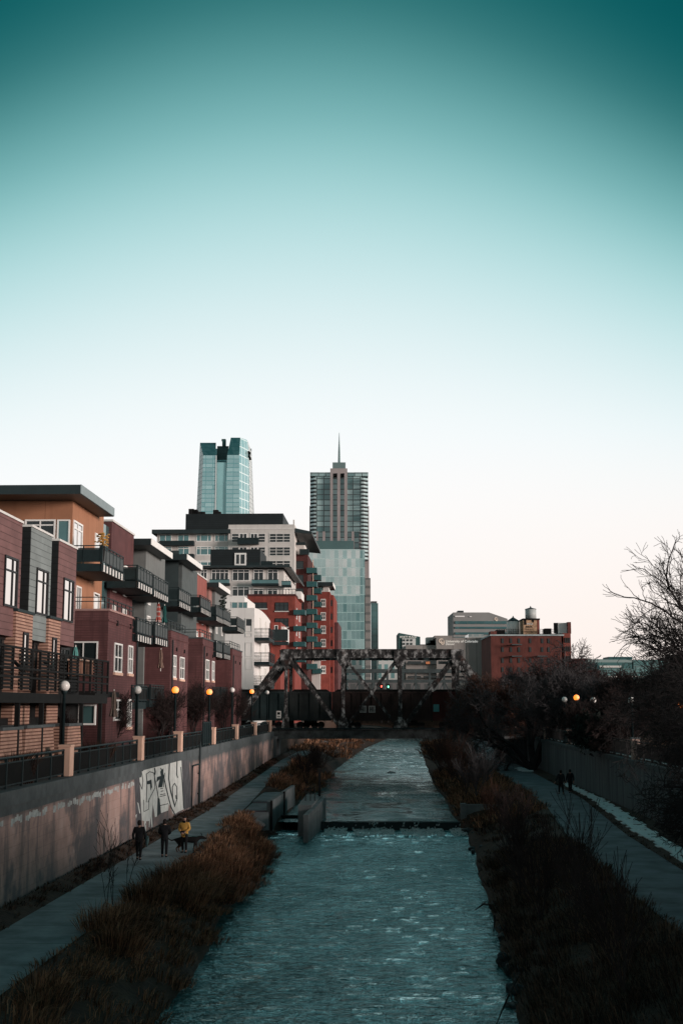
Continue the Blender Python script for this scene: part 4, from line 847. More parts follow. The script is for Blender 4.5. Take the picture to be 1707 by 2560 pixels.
for k in range(8):
    yb = 500+k*112; hx0, hx1 = ch(y5,1262,yb,s-1), ch(y5,1345,yb,s-1); zb = cz(y5,yb,s-1); block(t, L, hx0, hx1, s-1, s+2.4, zb, zb+1.2, m_teal, 'balcony'); block(t, L, hx1-.9, hx1-.75, s-.9, s-.8, zb+1.2, zb+3.0, m_pillar, 'balcony_post')
    yb = 557+k*109; sx_ = s+14; hx0, hx1 = ch(y5,1308,yb,sx_), ch(y5,1380,yb,sx_); zb = cz(y5,yb,sx_); block(t, L, hx0, hx1, sx_, sx_+3, zb, zb+1.2, m_teal, 'balcony')
# red brick block right of it
t = thing('apartment_block', 'red brick block with white penthouse left of the glass office tower', 'building', L((12,310,4))); s = 306.
h0_, h1_ = ch(y5,1340,800,s), ch(y5,1452,800,s); zT = cz(y5,654,s); block(t, L, h0_-3, h1_, s, s+20, 4, zT, m_brick_red)
block(t, L, h1_+.05, ch(y5,1478,800,s), s+3, s+24, 4, cz(y5,672,s), m_brick_red, 'side_wall'); block(t, L, ch(y5,1478,900,s)+.1, ch(y5,1508,900,s), s+8, s+30, 4, cz(y5,885,s), m_brick, 'rear_wall')
pe = block(t, L, ch(y5,1348,620,s), ch(y5,1440,620,s), s+1, s+9, zT, cz(y5,592,s), m_cream, 'penthouse'); flat_roof(t, L, ch(y5,1330,590,s), ch(y5,1480,590,s), s-1, s+12, cz(y5,578,s), .9, edge=m_white); winC(pe, L, s+1, y5(1360,600), y5(1400,645), m_white, m_glass_teal, xs=(.5,))
for k in range(6): ya = 710+k*109; winC(t, L, s, y5(1378,ya), y5(1418,ya+62), m_white, m_glass, xs=(.5,), zs=(.5,), sill=m_fascia, fw=.16)
for k in range(6): ya = 720+k*109; winC(t, L, s+3, y5(1458,ya), y5(1474,ya+50), m_brick_dark, m_glass)

# ------------------------------------------------------------------ towers
def X(px, py, Y): return atY(px, py, Y).x
def Zy(py, Y): return atY(CX, py, Y).z
# slender residential tower with balconies at both corners and a spire
Y = 700.; t = thing('residential_tower', 'slender grey residential tower with corner balconies and a needle spire', 'tower', (X(848,1300,Y),Y,4))
mc = curtain('tower_curtain_wall', (.13,.25,.255), (.56,.74,.73), 4.1, 3.05, (.05,.07,.07), .10, .16, .25, .18, .0, .7)
mp = M('grey_pink_pier', (.30,.265,.26), .8, .1, .2); mg = curtain('balcony_glass', (.30,.42,.42), (.45,.55,.55), 2.2, 6., (.2,.25,.25), .06, .02, .2, .2)
f4 = lambda x, y: y4(x, y)
def bx4(par, xa, xb, ya, yb, dy, mat, name, depth=20): 
    pa, pb = y4(xa,ya), y4(xb,yb); yy = Y+dy; return MB().box(X(*pa,yy), X(*pb,yy), yy, yy+depth, 4 if yb > 990 else Zy(pb[1],yy), Zy(pa[1],yy)).build(name, mat, par)
bx4(t, 1030, 1390, 316, 1000, 3, mc, 'core', 30); bx4(t, 988, 1443, 316, 345, 2, mc, 'crown', 30); bx4(t, 1146, 1280, 285, 345, 1.0, mp, 'crown_block', 20)
bx4(t, 1164, 1266, 238, 290, 2.5, M('teal_grey_cap', (.13,.19,.19), .7, .1), 'cap', 18); bx4(t, 984, 1030, 580, 1000, 5, mp, 'side_wall', 30); bx4(t, 1412, 1450, 580, 1000, 5, mp, 'side_wall', 30)
for xa, xb in ((1146,1166), (1201,1224), (1256,1280)): bx4(t, xa, xb, 320, 1000, .2, mp, 'pier', 4)
for xa, xb in ((1166,1201), (1224,1256)): bx4(t, xa, xb, 325, 350, .9, m_black, 'vent')
for xa, xb in ((1030,1050), (1086,1106), (1314,1334), (1372,1392)): bx4(t, xa, xb, 780, 1000, 1.2, mp, 'pier', 4)
for side in (0, 1):
    for k in range(22):
        yb = 372+k*29.6; xa, xb = ((988,1036) if not side else (1388,1443)); pa, pb = y4(xa,yb), y4(xb,yb); z = Zy(pa[1],Y); x0, x1 = X(*pa,Y), X(*pb,Y); xi = x1 if not side else x0; xo = x0 if not side else x1
        q = MB(); q.prism([(xi,Y+8),(xo,Y+8),(xo,Y+1.5),(xi*.65+xo*.35,Y-.8),(xi,Y-.8)] if side else [(xo,Y+8),(xi,Y+8),(xi,Y-.8),(xi*.65+xo*.35,Y-.8),(xo,Y+1.5)], 'z', z-.75, z-.2); b = q.build('balcony', m_coping, t)
        q = MB(); q.prism([(xo,Y+1.6),(xi*.65+xo*.35,Y-.7),(xi,Y-.7),(xi,Y-.55),(xi*.65+xo*.35,Y-.55),(xo,Y+1.8)], 'z', z-.2, z+.85); q.build('balcony_rail', mg, b)
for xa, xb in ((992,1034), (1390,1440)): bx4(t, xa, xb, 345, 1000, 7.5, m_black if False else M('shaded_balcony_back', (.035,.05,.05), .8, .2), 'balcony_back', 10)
pt = y4(1216,6); q = MB(); zc = Zy(y4(0,238)[1], Y+8); q.lathe(X(*pt,Y+8), Y+8, [(.75,zc-.5),(.6,zc+6),(.32,zc+12),(.10,Zy(pt[1],Y+8))], 8); q.build('spire', M('steel_spire', (.16,.24,.24), .5, .1), t)
# faceted blue glass tower
Y = 1150.; t = thing('glass_tower', 'tapering blue green glass tower with a notch cut in its top', 'tower', (X(580,1280,Y),Y,4))
mb1 = curtain('blue_glass_wall', (.26,.46,.48), (.42,.64,.65), 6.4, 4.1, (.10,.30,.32), .06, .16, .35, .12, .004, .35); mb2 = curtain('pale_glass_wall', (.24,.48,.50), (.36,.58,.59), 9., 8.2, (.60,.72,.72), .12, .12, .35, .12, .003, .6)
mb3 = curtain('dark_glass_wall', (.03,.12,.13), (.06,.17,.18), 3.2, 4.1, (.02,.08,.09), .08, .12, .3, .15); mb4 = curtain('pale_side_wall', (.55,.60,.60), (.63,.66,.66), 2.5, 4.1, (.3,.34,.34), .2, .2, .1, .5)
def pt4(x, y, dy=0.0): p = atY(*y4(x,y), Y+dy); return (p.x, p.y, p.z)
def facets(name, polys, mat, back=40.):
    q = MB()
    for P in polys: q.poly(P)
    return q.build(name, mat, t)
base = 760
facets('left_side', [[pt4(98,640,14),pt4(92,base,14),pt4(130,base,0),pt4(136,640,0),pt4(152,183,0),pt4(127,84,14)]], mb4)
facets('left_face', [[pt4(136,640),pt4(130,base),pt4(242,base),pt4(244,640),pt4(250,183),pt4(152,183)]], mb1)
facets('left_crown', [[pt4(152,183),pt4(250,183),pt4(252,84,14),pt4(127,84,14)]], mb3)
facets('centre_face', [[pt4(244,base,1.5),pt4(327,base,1.5),pt4(332,238,1.5),pt4(258,238,1.5)]], M('plain_teal_glass', (.28,.51,.52), .2, .08, .05, metal=.3))
facets('mullion_fin', [[pt4(240,base,-.5),pt4(252,base,-.5),pt4(258,183,-.5),pt4(250,183,-.5)]], M('white_fin', (.55,.6,.6), .6, .1))
facets('notch_wall', [[pt4(258,218,16),pt4(338,218,16),pt4(352,110,16),pt4(262,110,16)]], M('grey_louvre', (.075,.15,.155), .7, .1, .1, stripe=(1.4,.3,(.04,.09,.09))))
facets('notch_floor', [[pt4(258,238,1.5),pt4(332,238,1.5),pt4(338,220,22),pt4(258,220,22)]], mb3)
facets('right_face', [[pt4(327,base),pt4(435,base),pt4(435,640),pt4(434,180),pt4(340,180),pt4(330,400)]], mb1)
facets('right_crown', [[pt4(340,180),pt4(434,180),pt4(442,44,5),pt4(368,44,5)]], mb3)
facets('right_side', [[pt4(435,base),pt4(515,base,22),pt4(512,640,22),pt4(508,150,22),pt4(498,64,20),pt4(442,44,5),pt4(434,180)]], mb2)
facets('far_side', [[pt4(515,base,22),pt4(552,base,45),pt4(545,640,45),pt4(530,156,45),pt4(498,64,20),pt4(508,150,22)]], mb4)
facets('back_wall', [[pt4(92,base,60),pt4(552,base,60),pt4(530,130,60),pt4(127,130,60)],[pt4(552,base,45),pt4(552,base,60),pt4(530,130,60),pt4(530,156,45)],[pt4(98,base,14),pt4(98,base,60),pt4(127,130,60),pt4(127,84,14)]], mb3)
q = MB(); p = pt4(316,84,10); q.box(p[0]-1.7, p[0]+1.7, Y+8, Y+11, pt4(316,110,10)[2], pt4(316,62,10)[2]); q.box(p[0]-2.4, p[0]+1.4, Y+9, Y+11, pt4(316,72,10)[2], pt4(316,56,10)[2]); q.build('roof_unit', M('roof_plant', (.03,.09,.09), .7, .3), t)
q = MB(); 
for a, b in (((508,150),(518,220)), ((520,160),(510,190)), ((510,185),(524,215))): q.beam(pt4(*a,20), pt4(*b,24), 1.3, 1.3)
q.build('tower_logo', m_black, t)
# broad glass office block in front of the slender tower
Y = 560.; t = thing('office_block', 'broad teal glass office block below the slender tower', 'building', (X(845,1500,Y),Y,4))
mo = curtain('office_glass', (.15,.30,.305), (.46,.64,.635), 1.9, 4.0, (.30,.46,.45), .07, .10, .55, .08, .008, .8); mo2 = curtain('office_glass_painted_sky', (.40,.58,.57), (.78,.82,.80), 1.9, 4.0, (.42,.55,.54), .07, .10, .6, .06, 0, .7)  # second glass is paler: bright sky reflection put into its colour
def px_box(par, xa, xb, ya, yb, Y_, mat, name, depth=25): return MB().box(X(xa,ya,Y_), X(xb,yb,Y_), Y_, Y_+depth, 4 if yb > 1710 else Zy(yb,Y_), Zy(ya,Y_)).build(name, mat, par)
px_box(t, 740, 912, 1490, 1760, Y, mo, 'glass_wall', 40); px_box(t, 752, 900, 1373, 1490, Y, mo2, 'upper_glass', 40); px_box(t, 766, 884, 1352, 1373, Y+3, M('teal_grey_louvre', (.07,.13,.13), .7, .1, .1), 'plant_screen', 30); px_box(t, 900, 912, 1375, 1490, Y+.5, mo, 'glass_wall', 40)
px_box(t, 912.5, 927, 1445, 1760, Y+12, M('taupe_tower', (.24,.22,.21), .8, .1, .1, stripe=(4.,.3,(.12,.12,.12))), 'rear_wall', 25)
t = thing('office_slab', 'narrow dark teal slab at the right edge of the glass block', 'building', (X(936,1550,820),820,4)); px_box(t, 927, 946, 1508, 1760, 820., curtain('teal_slab', (.05,.13,.135), (.075,.17,.17), 3, 4, (.05,.12,.12), .1, .15, .2), 'wall'); px_box(t, 927, 942, 1503, 1508, 822., m_coping, 'parapet')

# ------------------------------------------------------------------ lettering
def text(par, body, px, py, Y_, hpx, mat, name='lettering', face=None, bold=0.0):
    c = bpy.data.curves.new(name, 'FONT'); c.body = body; c.size = 1.0; c.extrude = .02; c.offset = bold
    o = bpy.data.objects.new(name, c); COL.objects.link(o); bpy.context.view_layer.update()
    me = bpy.data.meshes.new_from_object(o.evaluated_get(bpy.context.evaluated_depsgraph_get())); bpy.data.objects.remove(o)
    k = hpx*Y_/FPX/.70; me.transform(Matrix.Translation((0,0,0)) @ Matrix.Rotation(math.pi/2, 4, 'X') @ Matrix.Scale(k, 4))
    me.materials.append(mat); o = bpy.data.objects.new(name, me); COL.objects.link(o); o.parent = par; p = atY(px, py, Y_); o.location = p-WLOC[par.name]; return o
m_letter = glow('glowing_white_letter', (.8,.82,.8), .55)  # letters glow by themselves, brightness put into the material
# concrete university block with white lettering
Y = 480.; t = thing('university_building', 'low grey concrete building with university lettering on its wall', 'building', (X(1110,1640,Y),Y,4))
mcon = M('warm_grey_concrete', (.27,.245,.23), .85, .1, .1, streak=.15, grid=(9.,.03,(.15,.14,.13)))
px_box(t, 1090, 1222, 1594, 1760, Y, mcon, 'wall', 30); px_box(t, 1014, 1092, 1613, 1760, Y+2, mcon, 'wall', 28); px_box(t, 1086, 1130, 1589, 1596, Y+1, mcon, 'parapet', 20); px_box(t, 1214, 1226, 1590, 1760, Y-4, curtain('teal_stair', (.06,.13,.13), (.10,.18,.18), 2, 3, (.14,.15,.15), .1, .2, .2), 'stair_bay', 20)
for ya, yb in ((1653,1660), (1673,1682), (1690,1694), (1700,1706)):
    for xa, xb in ((1018,1052), (1058,1090), (1096,1130), (1136,1168)): px_box(t, xa, xb, ya, yb, Y-.1, m_glass, 'window', .5)
px_box(t, 1064, 1074, 1654, 1660, Y-.3, M('small_orange_sign', (.6,.22,.10), .6, .1), 'sign_panel', .1); px_box(t, 1168, 1170.5, 1592, 1760, Y-.4, m_fascia, 'pipe', .3)
text(t, 'University of Colorado', 1113, 1606, Y-.1, 6.0, m_letter, bold=.012); text(t, 'Denver', 1113, 1612.5, Y-.1, 5.2, m_letter, bold=.012)
text(t, 'C', 1096, 1607.5, Y-.1, 11, M('pale_emblem', (.75,.62,.52), .6, .1), 'emblem', bold=.04); text(t, 'U', 1101, 1611, Y-.15, 9.5, bpy.data.materials['pale_emblem'], 'emblem', bold=.04)
q = MB()
for k in range(16): a = X(1050+k*3.2,1610,Y+5); q.box(a, a+random.uniform(1,4), Y+5, Y+9, Zy(1613,Y+2), Zy(1613-random.uniform(2,14) if 4 < k < 14 else 1611,Y+5))
q.build('roof_unit', M('roof_clutter', (.10,.11,.11), .8, .6, .4), t); px_box(t, 1066, 1086, 1593, 1612, Y+10, m_cream, 'roof_block', 8)
# ribbon window office with the sloping end
Y = 760.; t = thing('office_building', 'grey office building with ribbon windows and sloping roof end', 'building', (X(1200,1560,Y),Y,4))
mof = M('grey_precast', (.25,.25,.245), .85, .08, .1); ymul = lambda y: 1480+y/3.136; xmul = lambda x: 960+x/3.136
pts = [(540,160),(820,160),(965,210),(965,420),(540,420)]; P = [(X(xmul(x),ymul(y),Y), 4 if y == 420 else Zy(ymul(y),Y)) for x, y in pts]; MB().prism(P, 's', Y, Y+40).build('wall', mof, t)
for k, (ya, yb) in enumerate(((228,250), (272,288), (316,334), (352,375))): px_box(t, xmul(555), xmul(958), ymul(ya), ymul(yb), Y-.5, curtain('ribbon_glass', (.03,.10,.11), (.06,.16,.17), 5, 40, (.05,.1,.1), .08, .01, .3, .15, .03) if k == 0 else bpy.data.materials['ribbon_glass'], 'ribbon_window', .8)
px_box(t, xmul(555), xmul(630), ymul(186), ymul(196), Y-.5, m_glass_bright, 'ribbon_window', .8); px_box(t, xmul(668), xmul(686), ymul(190), ymul(196), Y-.5, m_glass_bright, 'ribbon_window', .8)
px_box(t, xmul(576), xmul(622), ymul(146), ymul(161), Y+5, m_roof, 'roof_unit', 10); text(t, 'C', xmul(862), ymul(222), Y-.2, 7, bpy.data.materials['pale_emblem'], 'emblem', bold=.05); text(t, 'U', xmul(871), ymul(228), Y-.3, 6, bpy.data.materials['pale_emblem'], 'emblem', bold=.05)
px_box(t, xmul(660), xmul(780), ymul(330), ymul(365), 700., curtain('low_block', (.15,.2,.2), (.25,.3,.3), 4, 4, (.3,.32,.31), .3, .3, .1), 'low_wing', 20)
# hotel with the name on its slanting top
Y = 620.; t = thing('hotel', 'white hotel with dark square windows and slanting teal top', 'building', (X(1022,1600,Y),Y,4))
mh = M('dark_teal_panel', (.035,.085,.085), .7, .15, .1); MB().prism([(X(996,1583,Y),4),(X(996,1582,Y),Zy(1582,Y)),(X(1050,1591,Y),Zy(1592,Y)),(X(1050,1640,Y),4)], 's', Y, Y+25).build('wall', mh, t)
px_box(t, 1005, 1040, 1596, 1760, Y-.5, M('hotel_white', (.62,.63,.61), .8, .06, .1), 'front_wall', 2)
for r in range(10):
    for c in range(3): px_box(t, 1008+c*9.2, 1012+c*9.2, 1598+r*9, 1603+r*9, Y-.8, m_glass, 'window', .4)
text(t, 'HYATT PLACE', 998.5, 1594.5, Y-.6, 4.6, m_letter, bold=.01)
# pale blocks glimpsed under the bridge's top chord
for k, (xa, xb, yt, Y_, lb) in enumerate(((838,905,1640,420.,'pale window gridded block glimpsed through the truss, left one'), (946,996,1642,470.,'white gridded block glimpsed through the middle of the truss'), (768,800,1645,300.,'cream wall glimpsed between the end diagonals of the truss'), (870,1120,1705,330.,'long low grey block behind the second bridge'))):
    t = thing('city_block', lb, 'building', (X((xa+xb)/2,yt,Y_),Y_,4)); px_box(t, xa, xb, yt, 1790, Y_, m_cream if k == 2 else curtain('gridded_wall_%s' % 'abcd'[k], (.10,.22,.22) if k != 3 else (.05,.06,.06), (.14,.28,.28) if k != 3 else (.09,.1,.1), 2.4, 3.2, (.52,.52,.5) if k != 3 else (.12,.12,.12), .42, .4, .1), 'wall'); px_box(t, xa-.5, xb+.5, yt-2, yt, Y_-.2, m_coping, 'parapet')
# red brick warehouse with water tanks
Y = 380.; t = thing('warehouse', 'old red brick warehouse with roof tower and railings', 'building', (X(1325,1650,Y),Y,4))
mwr = M('old_red_brick', (.115,.036,.029), .9, .35, .25, streak=.35); mws = M('old_red_brick_lit_side', (.21,.06,.045), .9, .2, .25)  # side copy of the brick is brighter, light put into its colour
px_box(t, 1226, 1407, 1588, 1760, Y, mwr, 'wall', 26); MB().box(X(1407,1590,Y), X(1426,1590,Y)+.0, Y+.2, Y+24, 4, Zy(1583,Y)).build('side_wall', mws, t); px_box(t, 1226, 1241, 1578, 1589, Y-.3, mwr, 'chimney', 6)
px_box(t, 1224, 1409, 1586, 1589.5, Y-.4, M('snowy_parapet', (.35,.40,.41), .8, .3, .3), 'parapet', 26.6)
px_box(t, 1418, 1427, 1555, 1584, Y+.5, mwr, 'stair_tower', 8); px_box(t, 1394, 1418, 1557, 1584, Y+2, m_offwhite, 'roof_shed', 6); px_box(t, 1384, 1396, 1557, 1583, Y+3, m_steel_dark, 'roof_frame', 1)
for r, yy in enumerate((1596, 1618, 1645, 1668)):
    for c, x in enumerate((1253, 1274, 1294, 1322, 1352, 1368)): px_box(t, x, x+5.5, yy, yy+12, Y-.15, m_glass, 'window', .3)
for r, yy in enumerate((1594, 1616, 1640)):
    for x in (1411, 1416.5, 1421.5): px_box(t, x, x+3, yy, yy+13, Y-.02, m_glass, 'window', .3)
for xa, xb, yy in ((1279,1304,1610), (1279,1304,1639), (1344,1368,1639)): px_box(t, xa, xb, yy, yy+2.6, Y-2.2, m_coping, 'fire_escape', 2.2)
px_box(t, 1282, 1300, 1611.5, 1640, Y-2.0, m_steel_dark, 'ladder', .1) if False else None
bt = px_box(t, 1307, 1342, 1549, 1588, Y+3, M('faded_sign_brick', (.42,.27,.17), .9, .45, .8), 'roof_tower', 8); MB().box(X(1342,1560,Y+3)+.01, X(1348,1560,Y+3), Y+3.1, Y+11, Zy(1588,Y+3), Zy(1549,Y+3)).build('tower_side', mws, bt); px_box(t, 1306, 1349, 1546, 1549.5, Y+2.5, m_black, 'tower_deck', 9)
text(t, 'BACK', 1314, 1569, Y+2.9, 4.4, m_black, bold=.02); text(t, 'INGS', 1316, 1562, Y+2.9, 4.8, m_fascia, bold=.01); px_box(t, 1309.5, 1315, 1549.8, 1562, Y+2.9, m_black, 'window', .2); px_box(t, 1329, 1334, 1549.8, 1556, Y+2.9, m_black, 'window', .2)
q = MB(); rs = random.Random(4)
for ya, x0_, x1_ in ((1572.0,1311,1334), (1578.5,1309,1340)):
    x = x0_
    while x < x1_: w = rs.uniform(.8,2.2); hh = rs.uniform(.8,2.2); q.box(X(x,ya,Y+2.9), X(x+w,ya,Y+2.9), Y+2.9, Y+2.97, Zy(ya+hh,Y+2.9), Zy(ya,Y+2.9)); x += w+rs.uniform(.2,1.0)
q.build('faded_paint', M('faded_sign_paint', (.12,.07,.05), .9, .4, 1.), bt)
for xa, xb in ((1242,1305), (1350,1392)):
    q = MB()
    a, b = X(xa,1580,Y+1), X(xb,1580,Y+1)
    for z in (.5, 1.1, 1.7): q.box(a, b, Y+1, Y+1.08, Zy(1587,Y)+z, Zy(1587,Y)+z+.09)
    for k in range(12): q.box(a+(b-a)*k/11, a+(b-a)*k/11+.1, Y+1, Y+1.1, Zy(1588,Y), Zy(1587,Y)+1.8)
    q.box(a, b, Y+2, Y+4, Zy(1588,Y), Zy(1584,Y)); q.build('roof_rail', m_black, t)
px_box(t, 1361, 1378, 1571, 1586, Y+2, m_black, 'roof_unit', 4); px_box(t, 1240, 1262, 1575, 1587, Y+2, m_black, 'roof_unit', 4)
def tank(label, px, rpx, yb, yt, yroof, mat):
    Y_ = Y+7; p = atY(px, yb, Y_); r = rpx*Y_/FPX; zt, zr = Zy(yt,Y_), Zy(yroof,Y_); t2 = thing('water_tank', label, 'water tank', p)
    MB().lathe(p.x, Y_, [(r,p.z),(r,zt)], 28).build('tank', mat, t2, True); MB().lathe(p.x, Y_, [(r*1.05,zt-.05),(r*1.05,zt+.05),(.25,zr),(.08,zr+.5)], 28).build('tank_roof', m_roof, t2); q = MB()
    for k in range(4): a = k*math.pi/2+.78; q.tube([(p.x+r*.8*math.cos(a), Y_+r*.8*math.sin(a), p.z-1.0),(p.x+r*.8*math.cos(a), Y_+r*.8*math.sin(a), p.z)], .15, 6)
    q.build('legs', m_steel_dark, t2)
tank('white round water tank with dark conical roof on the brick warehouse', 1282.5, 15.5, 1585, 1553, 1543.5, m_offwhite); tank('silver water tank on top of the painted brick roof tower', 1326, 13.7, 1546.5, 1523, 1519, M('galvanised_tank', (.42,.44,.43), .5, .1, .4))
# teal glass hall with a small glass pyramid
Y = 450.; t = thing('glass_hall', 'long low teal glass hall with a small glass pyramid', 'building', (X(1560,1680,Y),Y,4)); mth = curtain('hall_glass', (.09,.20,.20), (.17,.30,.30), 6, 2.6, (.10,.16,.16), .06, .22, .3, .2)
px_box(t, 1466, 1582, 1648, 1760, Y, M('teal_roofing', (.06,.15,.15), .5, .1, .1, stripe=(3.2,.3,(.25,.32,.31))), 'roof_wall', 30); px_box(t, 1582, 1680, 1650, 1760, Y+4, mth, 'glass_wall', 30); px_box(t, 1495, 1620, 1673, 1760, Y-8, mth, 'lower_hall', 8); px_box(t, 1490, 1620, 1690, 1693, Y-9, m_fascia, 'canopy', 1); px_box(t, 1498, 1552, 1664, 1669, Y-.5, m_fascia, 'roof_light', 1); px_box(t, 1520, 1580, 1642, 1648, Y+8, m_teal, 'roof_unit', 10)
a, b, c = atY(1468,1672,Y-6), atY(1500,1672,Y-6), atY(1490,1655,Y-2); q = MB(); q.add([(a.x,a.y,a.z),(b.x,b.y,b.z),(b.x,b.y+8,b.z),(a.x,a.y+8,a.z),(c.x,Y-2,c.z)], [(0,1,4),(1,2,4),(2,3,4),(3,0,4)]); q.build('pyramid', m_glass_teal, t)
for k, (xa, xb, ya, Y_, lb, mt) in enumerate(((1426,1466,1650,420.,'small brown roofed house right of the warehouse',m_brick), (1440,1500,1680,330.,'low brown brick house right of the warehouse trees',m_brick_dark), (1600,1800,1655,480.,'pale low building at the far right behind branches',m_cream))):
    t = thing('low_building', lb, 'building', (X((xa+xb)/2,ya,Y_),Y_,4)); px_box(t, xa, xb, ya, 1760, Y_, mt, 'wall', 20); px_box(t, xa-2, xb+2, ya-4, ya, Y_-1, m_brick_dark, 'roof', 22)
    for c in range(4): px_box(t, xa+6+c*(xb-xa)/4.6, xa+6+c*(xb-xa)/4.6+4, ya+8, ya+16, Y_-.2, m_glass, 'window', .4)
# ------------------------------------------------------------------ railway truss bridge
YB = 155.0
t = thing('truss_bridge', 'weathered steel railway truss bridge with peeling paint across the river', 'bridge', (3,YB+4,4))
PXS = [572, 715, 857.6, 1000, 1143, 1286]; zt = atY(CX,1634,YB).z; zb = atY(CX,1832,YB).z
XN = [atY(p,1740,YB).x for p in PXS]
for Yt, xo, mt in ((YB, 0, m_rust), (YB+8.2, .25, m_rust)):
    xs_ = [x+xo for x in XN]
    q = MB(); q.beam((xs_[1]-.3,Yt,zt),(xs_[4]+.3,Yt,zt),.62,.92); 
    for k in range(40): x = xs_[1]+(xs_[4]-xs_[1])*k/39; q.box(x-.05,x+.05,Yt-.34,Yt-.30,zt-.42,zt+.42)
    q.build('top_chord', mt, t)
    q = MB(); q.box(xs_[1]-.6, xs_[4]+.6, Yt-.42, Yt+.42, zt+.47, zt+.54); q.box(xs_[1]-.4, xs_[4]+.4, Yt-.40, Yt-.32, zt-.54, zt-.47); q.build('cover_plate', mt, t)
    for a, b in ((0,1), (5,4)):
        q = MB(); q.beam((xs_[a],Yt,zb),(xs_[b],Yt,zt),.78,.6,(0,1,0)); q.build('end_post', mt, t)
    for k in (1,2,3,4):
        q = MB()
        for dy in (-.28,.28): q.beam((xs_[k],Yt+dy,zb),(xs_[k],Yt+dy,zt-.4),.42,.10,(0,1,0))
        n = 14
        for i in range(n):
            z0, z1__ = zb+(zt-zb)*i/n, zb+(zt-zb)*(i+1)/n; q.beam((xs_[k]-.18,Yt-(.3 if i%2 else -.3),z0),(xs_[k]-.18,Yt+(.3 if i%2 else -.3),z1__),.05,.08)
        q.build('vertical_post', mt, t)
    for a, b, w in ((1,2,.48), (4,3,.48)):
        q = MB(); q.beam((xs_[a],Yt-.16,zt-.2),(xs_[b],Yt-.16,zb+.2),w,.14,(0,1,0)); q.beam((xs_[a],Yt+.16,zt-.2),(xs_[b],Yt+.16,zb+.2),w,.14,(0,1,0)); q.build('diagonal', mt, t)
    for i, (a, b) in enumerate(((2,3), (3,2))):
        q = MB(); q.beam((xs_[a],Yt-.1+.24*i,zt-.2),(xs_[b],Yt-.1+.24*i,zb+.2),.34,.14,(0,1,0)); q.build('diagonal', mt, t)
    for k in (1,2,3,4):
        MB().prism([(xs_[k]-.35,zb+1.9),(xs_[k]+.35,zb+1.9),(xs_[k]+(1.0 if k in (2,3) else .55),zb+.3),(xs_[k]-(1.0 if k in (2,3) else .55),zb+.3)], 's', Yt-.46, Yt-.42).build('gusset_plate', mt, t)
        q = MB(); q.prism([(xs_[k]-.8,zt+.45),(xs_[k]+.8,zt+.45),(xs_[k]+.7,zt-.9),(xs_[k]+.35,zt-1.5),(xs_[k]-.35,zt-1.5),(xs_[k]-.7,zt-.9)], 's', Yt-.46, Yt-.42)
        r = random.Random(k)
        for i in range(14): rx, rz = xs_[k]+r.uniform(-.6,.6), zt-.9+r.uniform(0,1.2); q.box(rx-.05,rx+.05,Yt-.50,Yt-.455,rz-.05,rz+.05)
        q.build('gusset_plate', mt, t)
    q = MB(); q.box(xs_[0]-.5, xs_[5]+.5, Yt-.35, Yt+.35, zb-.62, zb+.35); q.box(xs_[0]-.5, xs_[5]+.5, Yt-.5, Yt+.5, zb+.36, zb+.42); q.box(xs_[0]-.5, xs_[5]+.5, Yt-.5, Yt+.5, zb-.70, zb-.63)
    for k in range(21): x = xs_[0]+(xs_[5]-xs_[0])*k/20; q.box(x-.04,x+.04,Yt-.39,Yt-.35,zb-.62,zb+.35)
    q.build('bottom_chord', M('chord_steel', (.055,.06,.06), .7, .7, 1.1), t)
q = MB()
for k in (1,2,3,4): q.beam((XN[k],YB,zt-.1),(XN[k]+.25,YB+8.2,zt-.1),.4,.5); q.beam((XN[k],YB,zt-1.6),(XN[k]+.25,YB+8.2,zt-1.6),.3,.3)
for k in (1,2,3): q.beam((XN[k],YB,zt+.1),(XN[k+1],YB+8.2,zt+.1),.3,.25); q.beam((XN[k+1],YB,zt+.12),(XN[k],YB+8.2,zt+.12),.3,.25)
q.build('sway_bracing', m_steel_dark, t)
for a, b in ((0,1), (5,4)):
    q = MB()
    for u in (.35,.5,.65,.8,.95): p = (XN[a]+(XN[b]-XN[a])*u, YB, zb+(zt-zb)*u); q.beam(p, (p[0]+.25,YB+8.2,p[2]), .16,.16)
    for u in (.5,.65,.8):
        p = Vector((XN[a]+(XN[b]-XN[a])*u, YB, zb+(zt-zb)*u)); p2 = Vector((XN[a]+(XN[b]-XN[a])*(u+.15), YB+8.2, zb+(zt-zb)*(u+.15))); q.beam(p, p2, .12,.12); q.beam((p.x,YB+8.2,p.z),(p2.x,YB,p2.z),.12,.12)
    q.build('portal_bracing', m_rust, t)
q = MB()
for k in range(11): x = XN[0]+(XN[5]-XN[0])*k/10; q.box(x-.2,x+.2,YB+.4,YB+7.8,zb-.6,zb+.2)
q.box(XN[0]-1,XN[5]+1,YB+.6,YB+7.6,zb+.2,zb+.4); q.build('floor_beam', m_black, t)
q = MB(); q.tube([(XN[0]+5.5,YB-.9,zb+.55),(XN[5]-1.6,YB-.9,zb+.55),(XN[5]-.6,YB-.9,zb+.7),(XN[5]+.3,YB-.9,zb+1.1)], .07, 6); q.build('deck_pipe', m_metal, t)
for lb, x0, x1 in (('dark concrete bridge abutment at the right path', 19.6, 24.5), ('dark concrete bridge abutment at the left wall end', -16, Lw(152)+.05)):
    t2 = thing('bridge_abutment', lb, 'abutment', ((x0+x1)/2, YB+4, 0)); MB().box(x0, x1, YB-1.6, YB+10, -.5, zb-.72).build('abutment', m_rwall, t2); MB().box(x0-.1, x1+.1, YB-1.7, YB+2, zb-.71, zb-.4).build('bearing_shelf', m_concrete, t2)
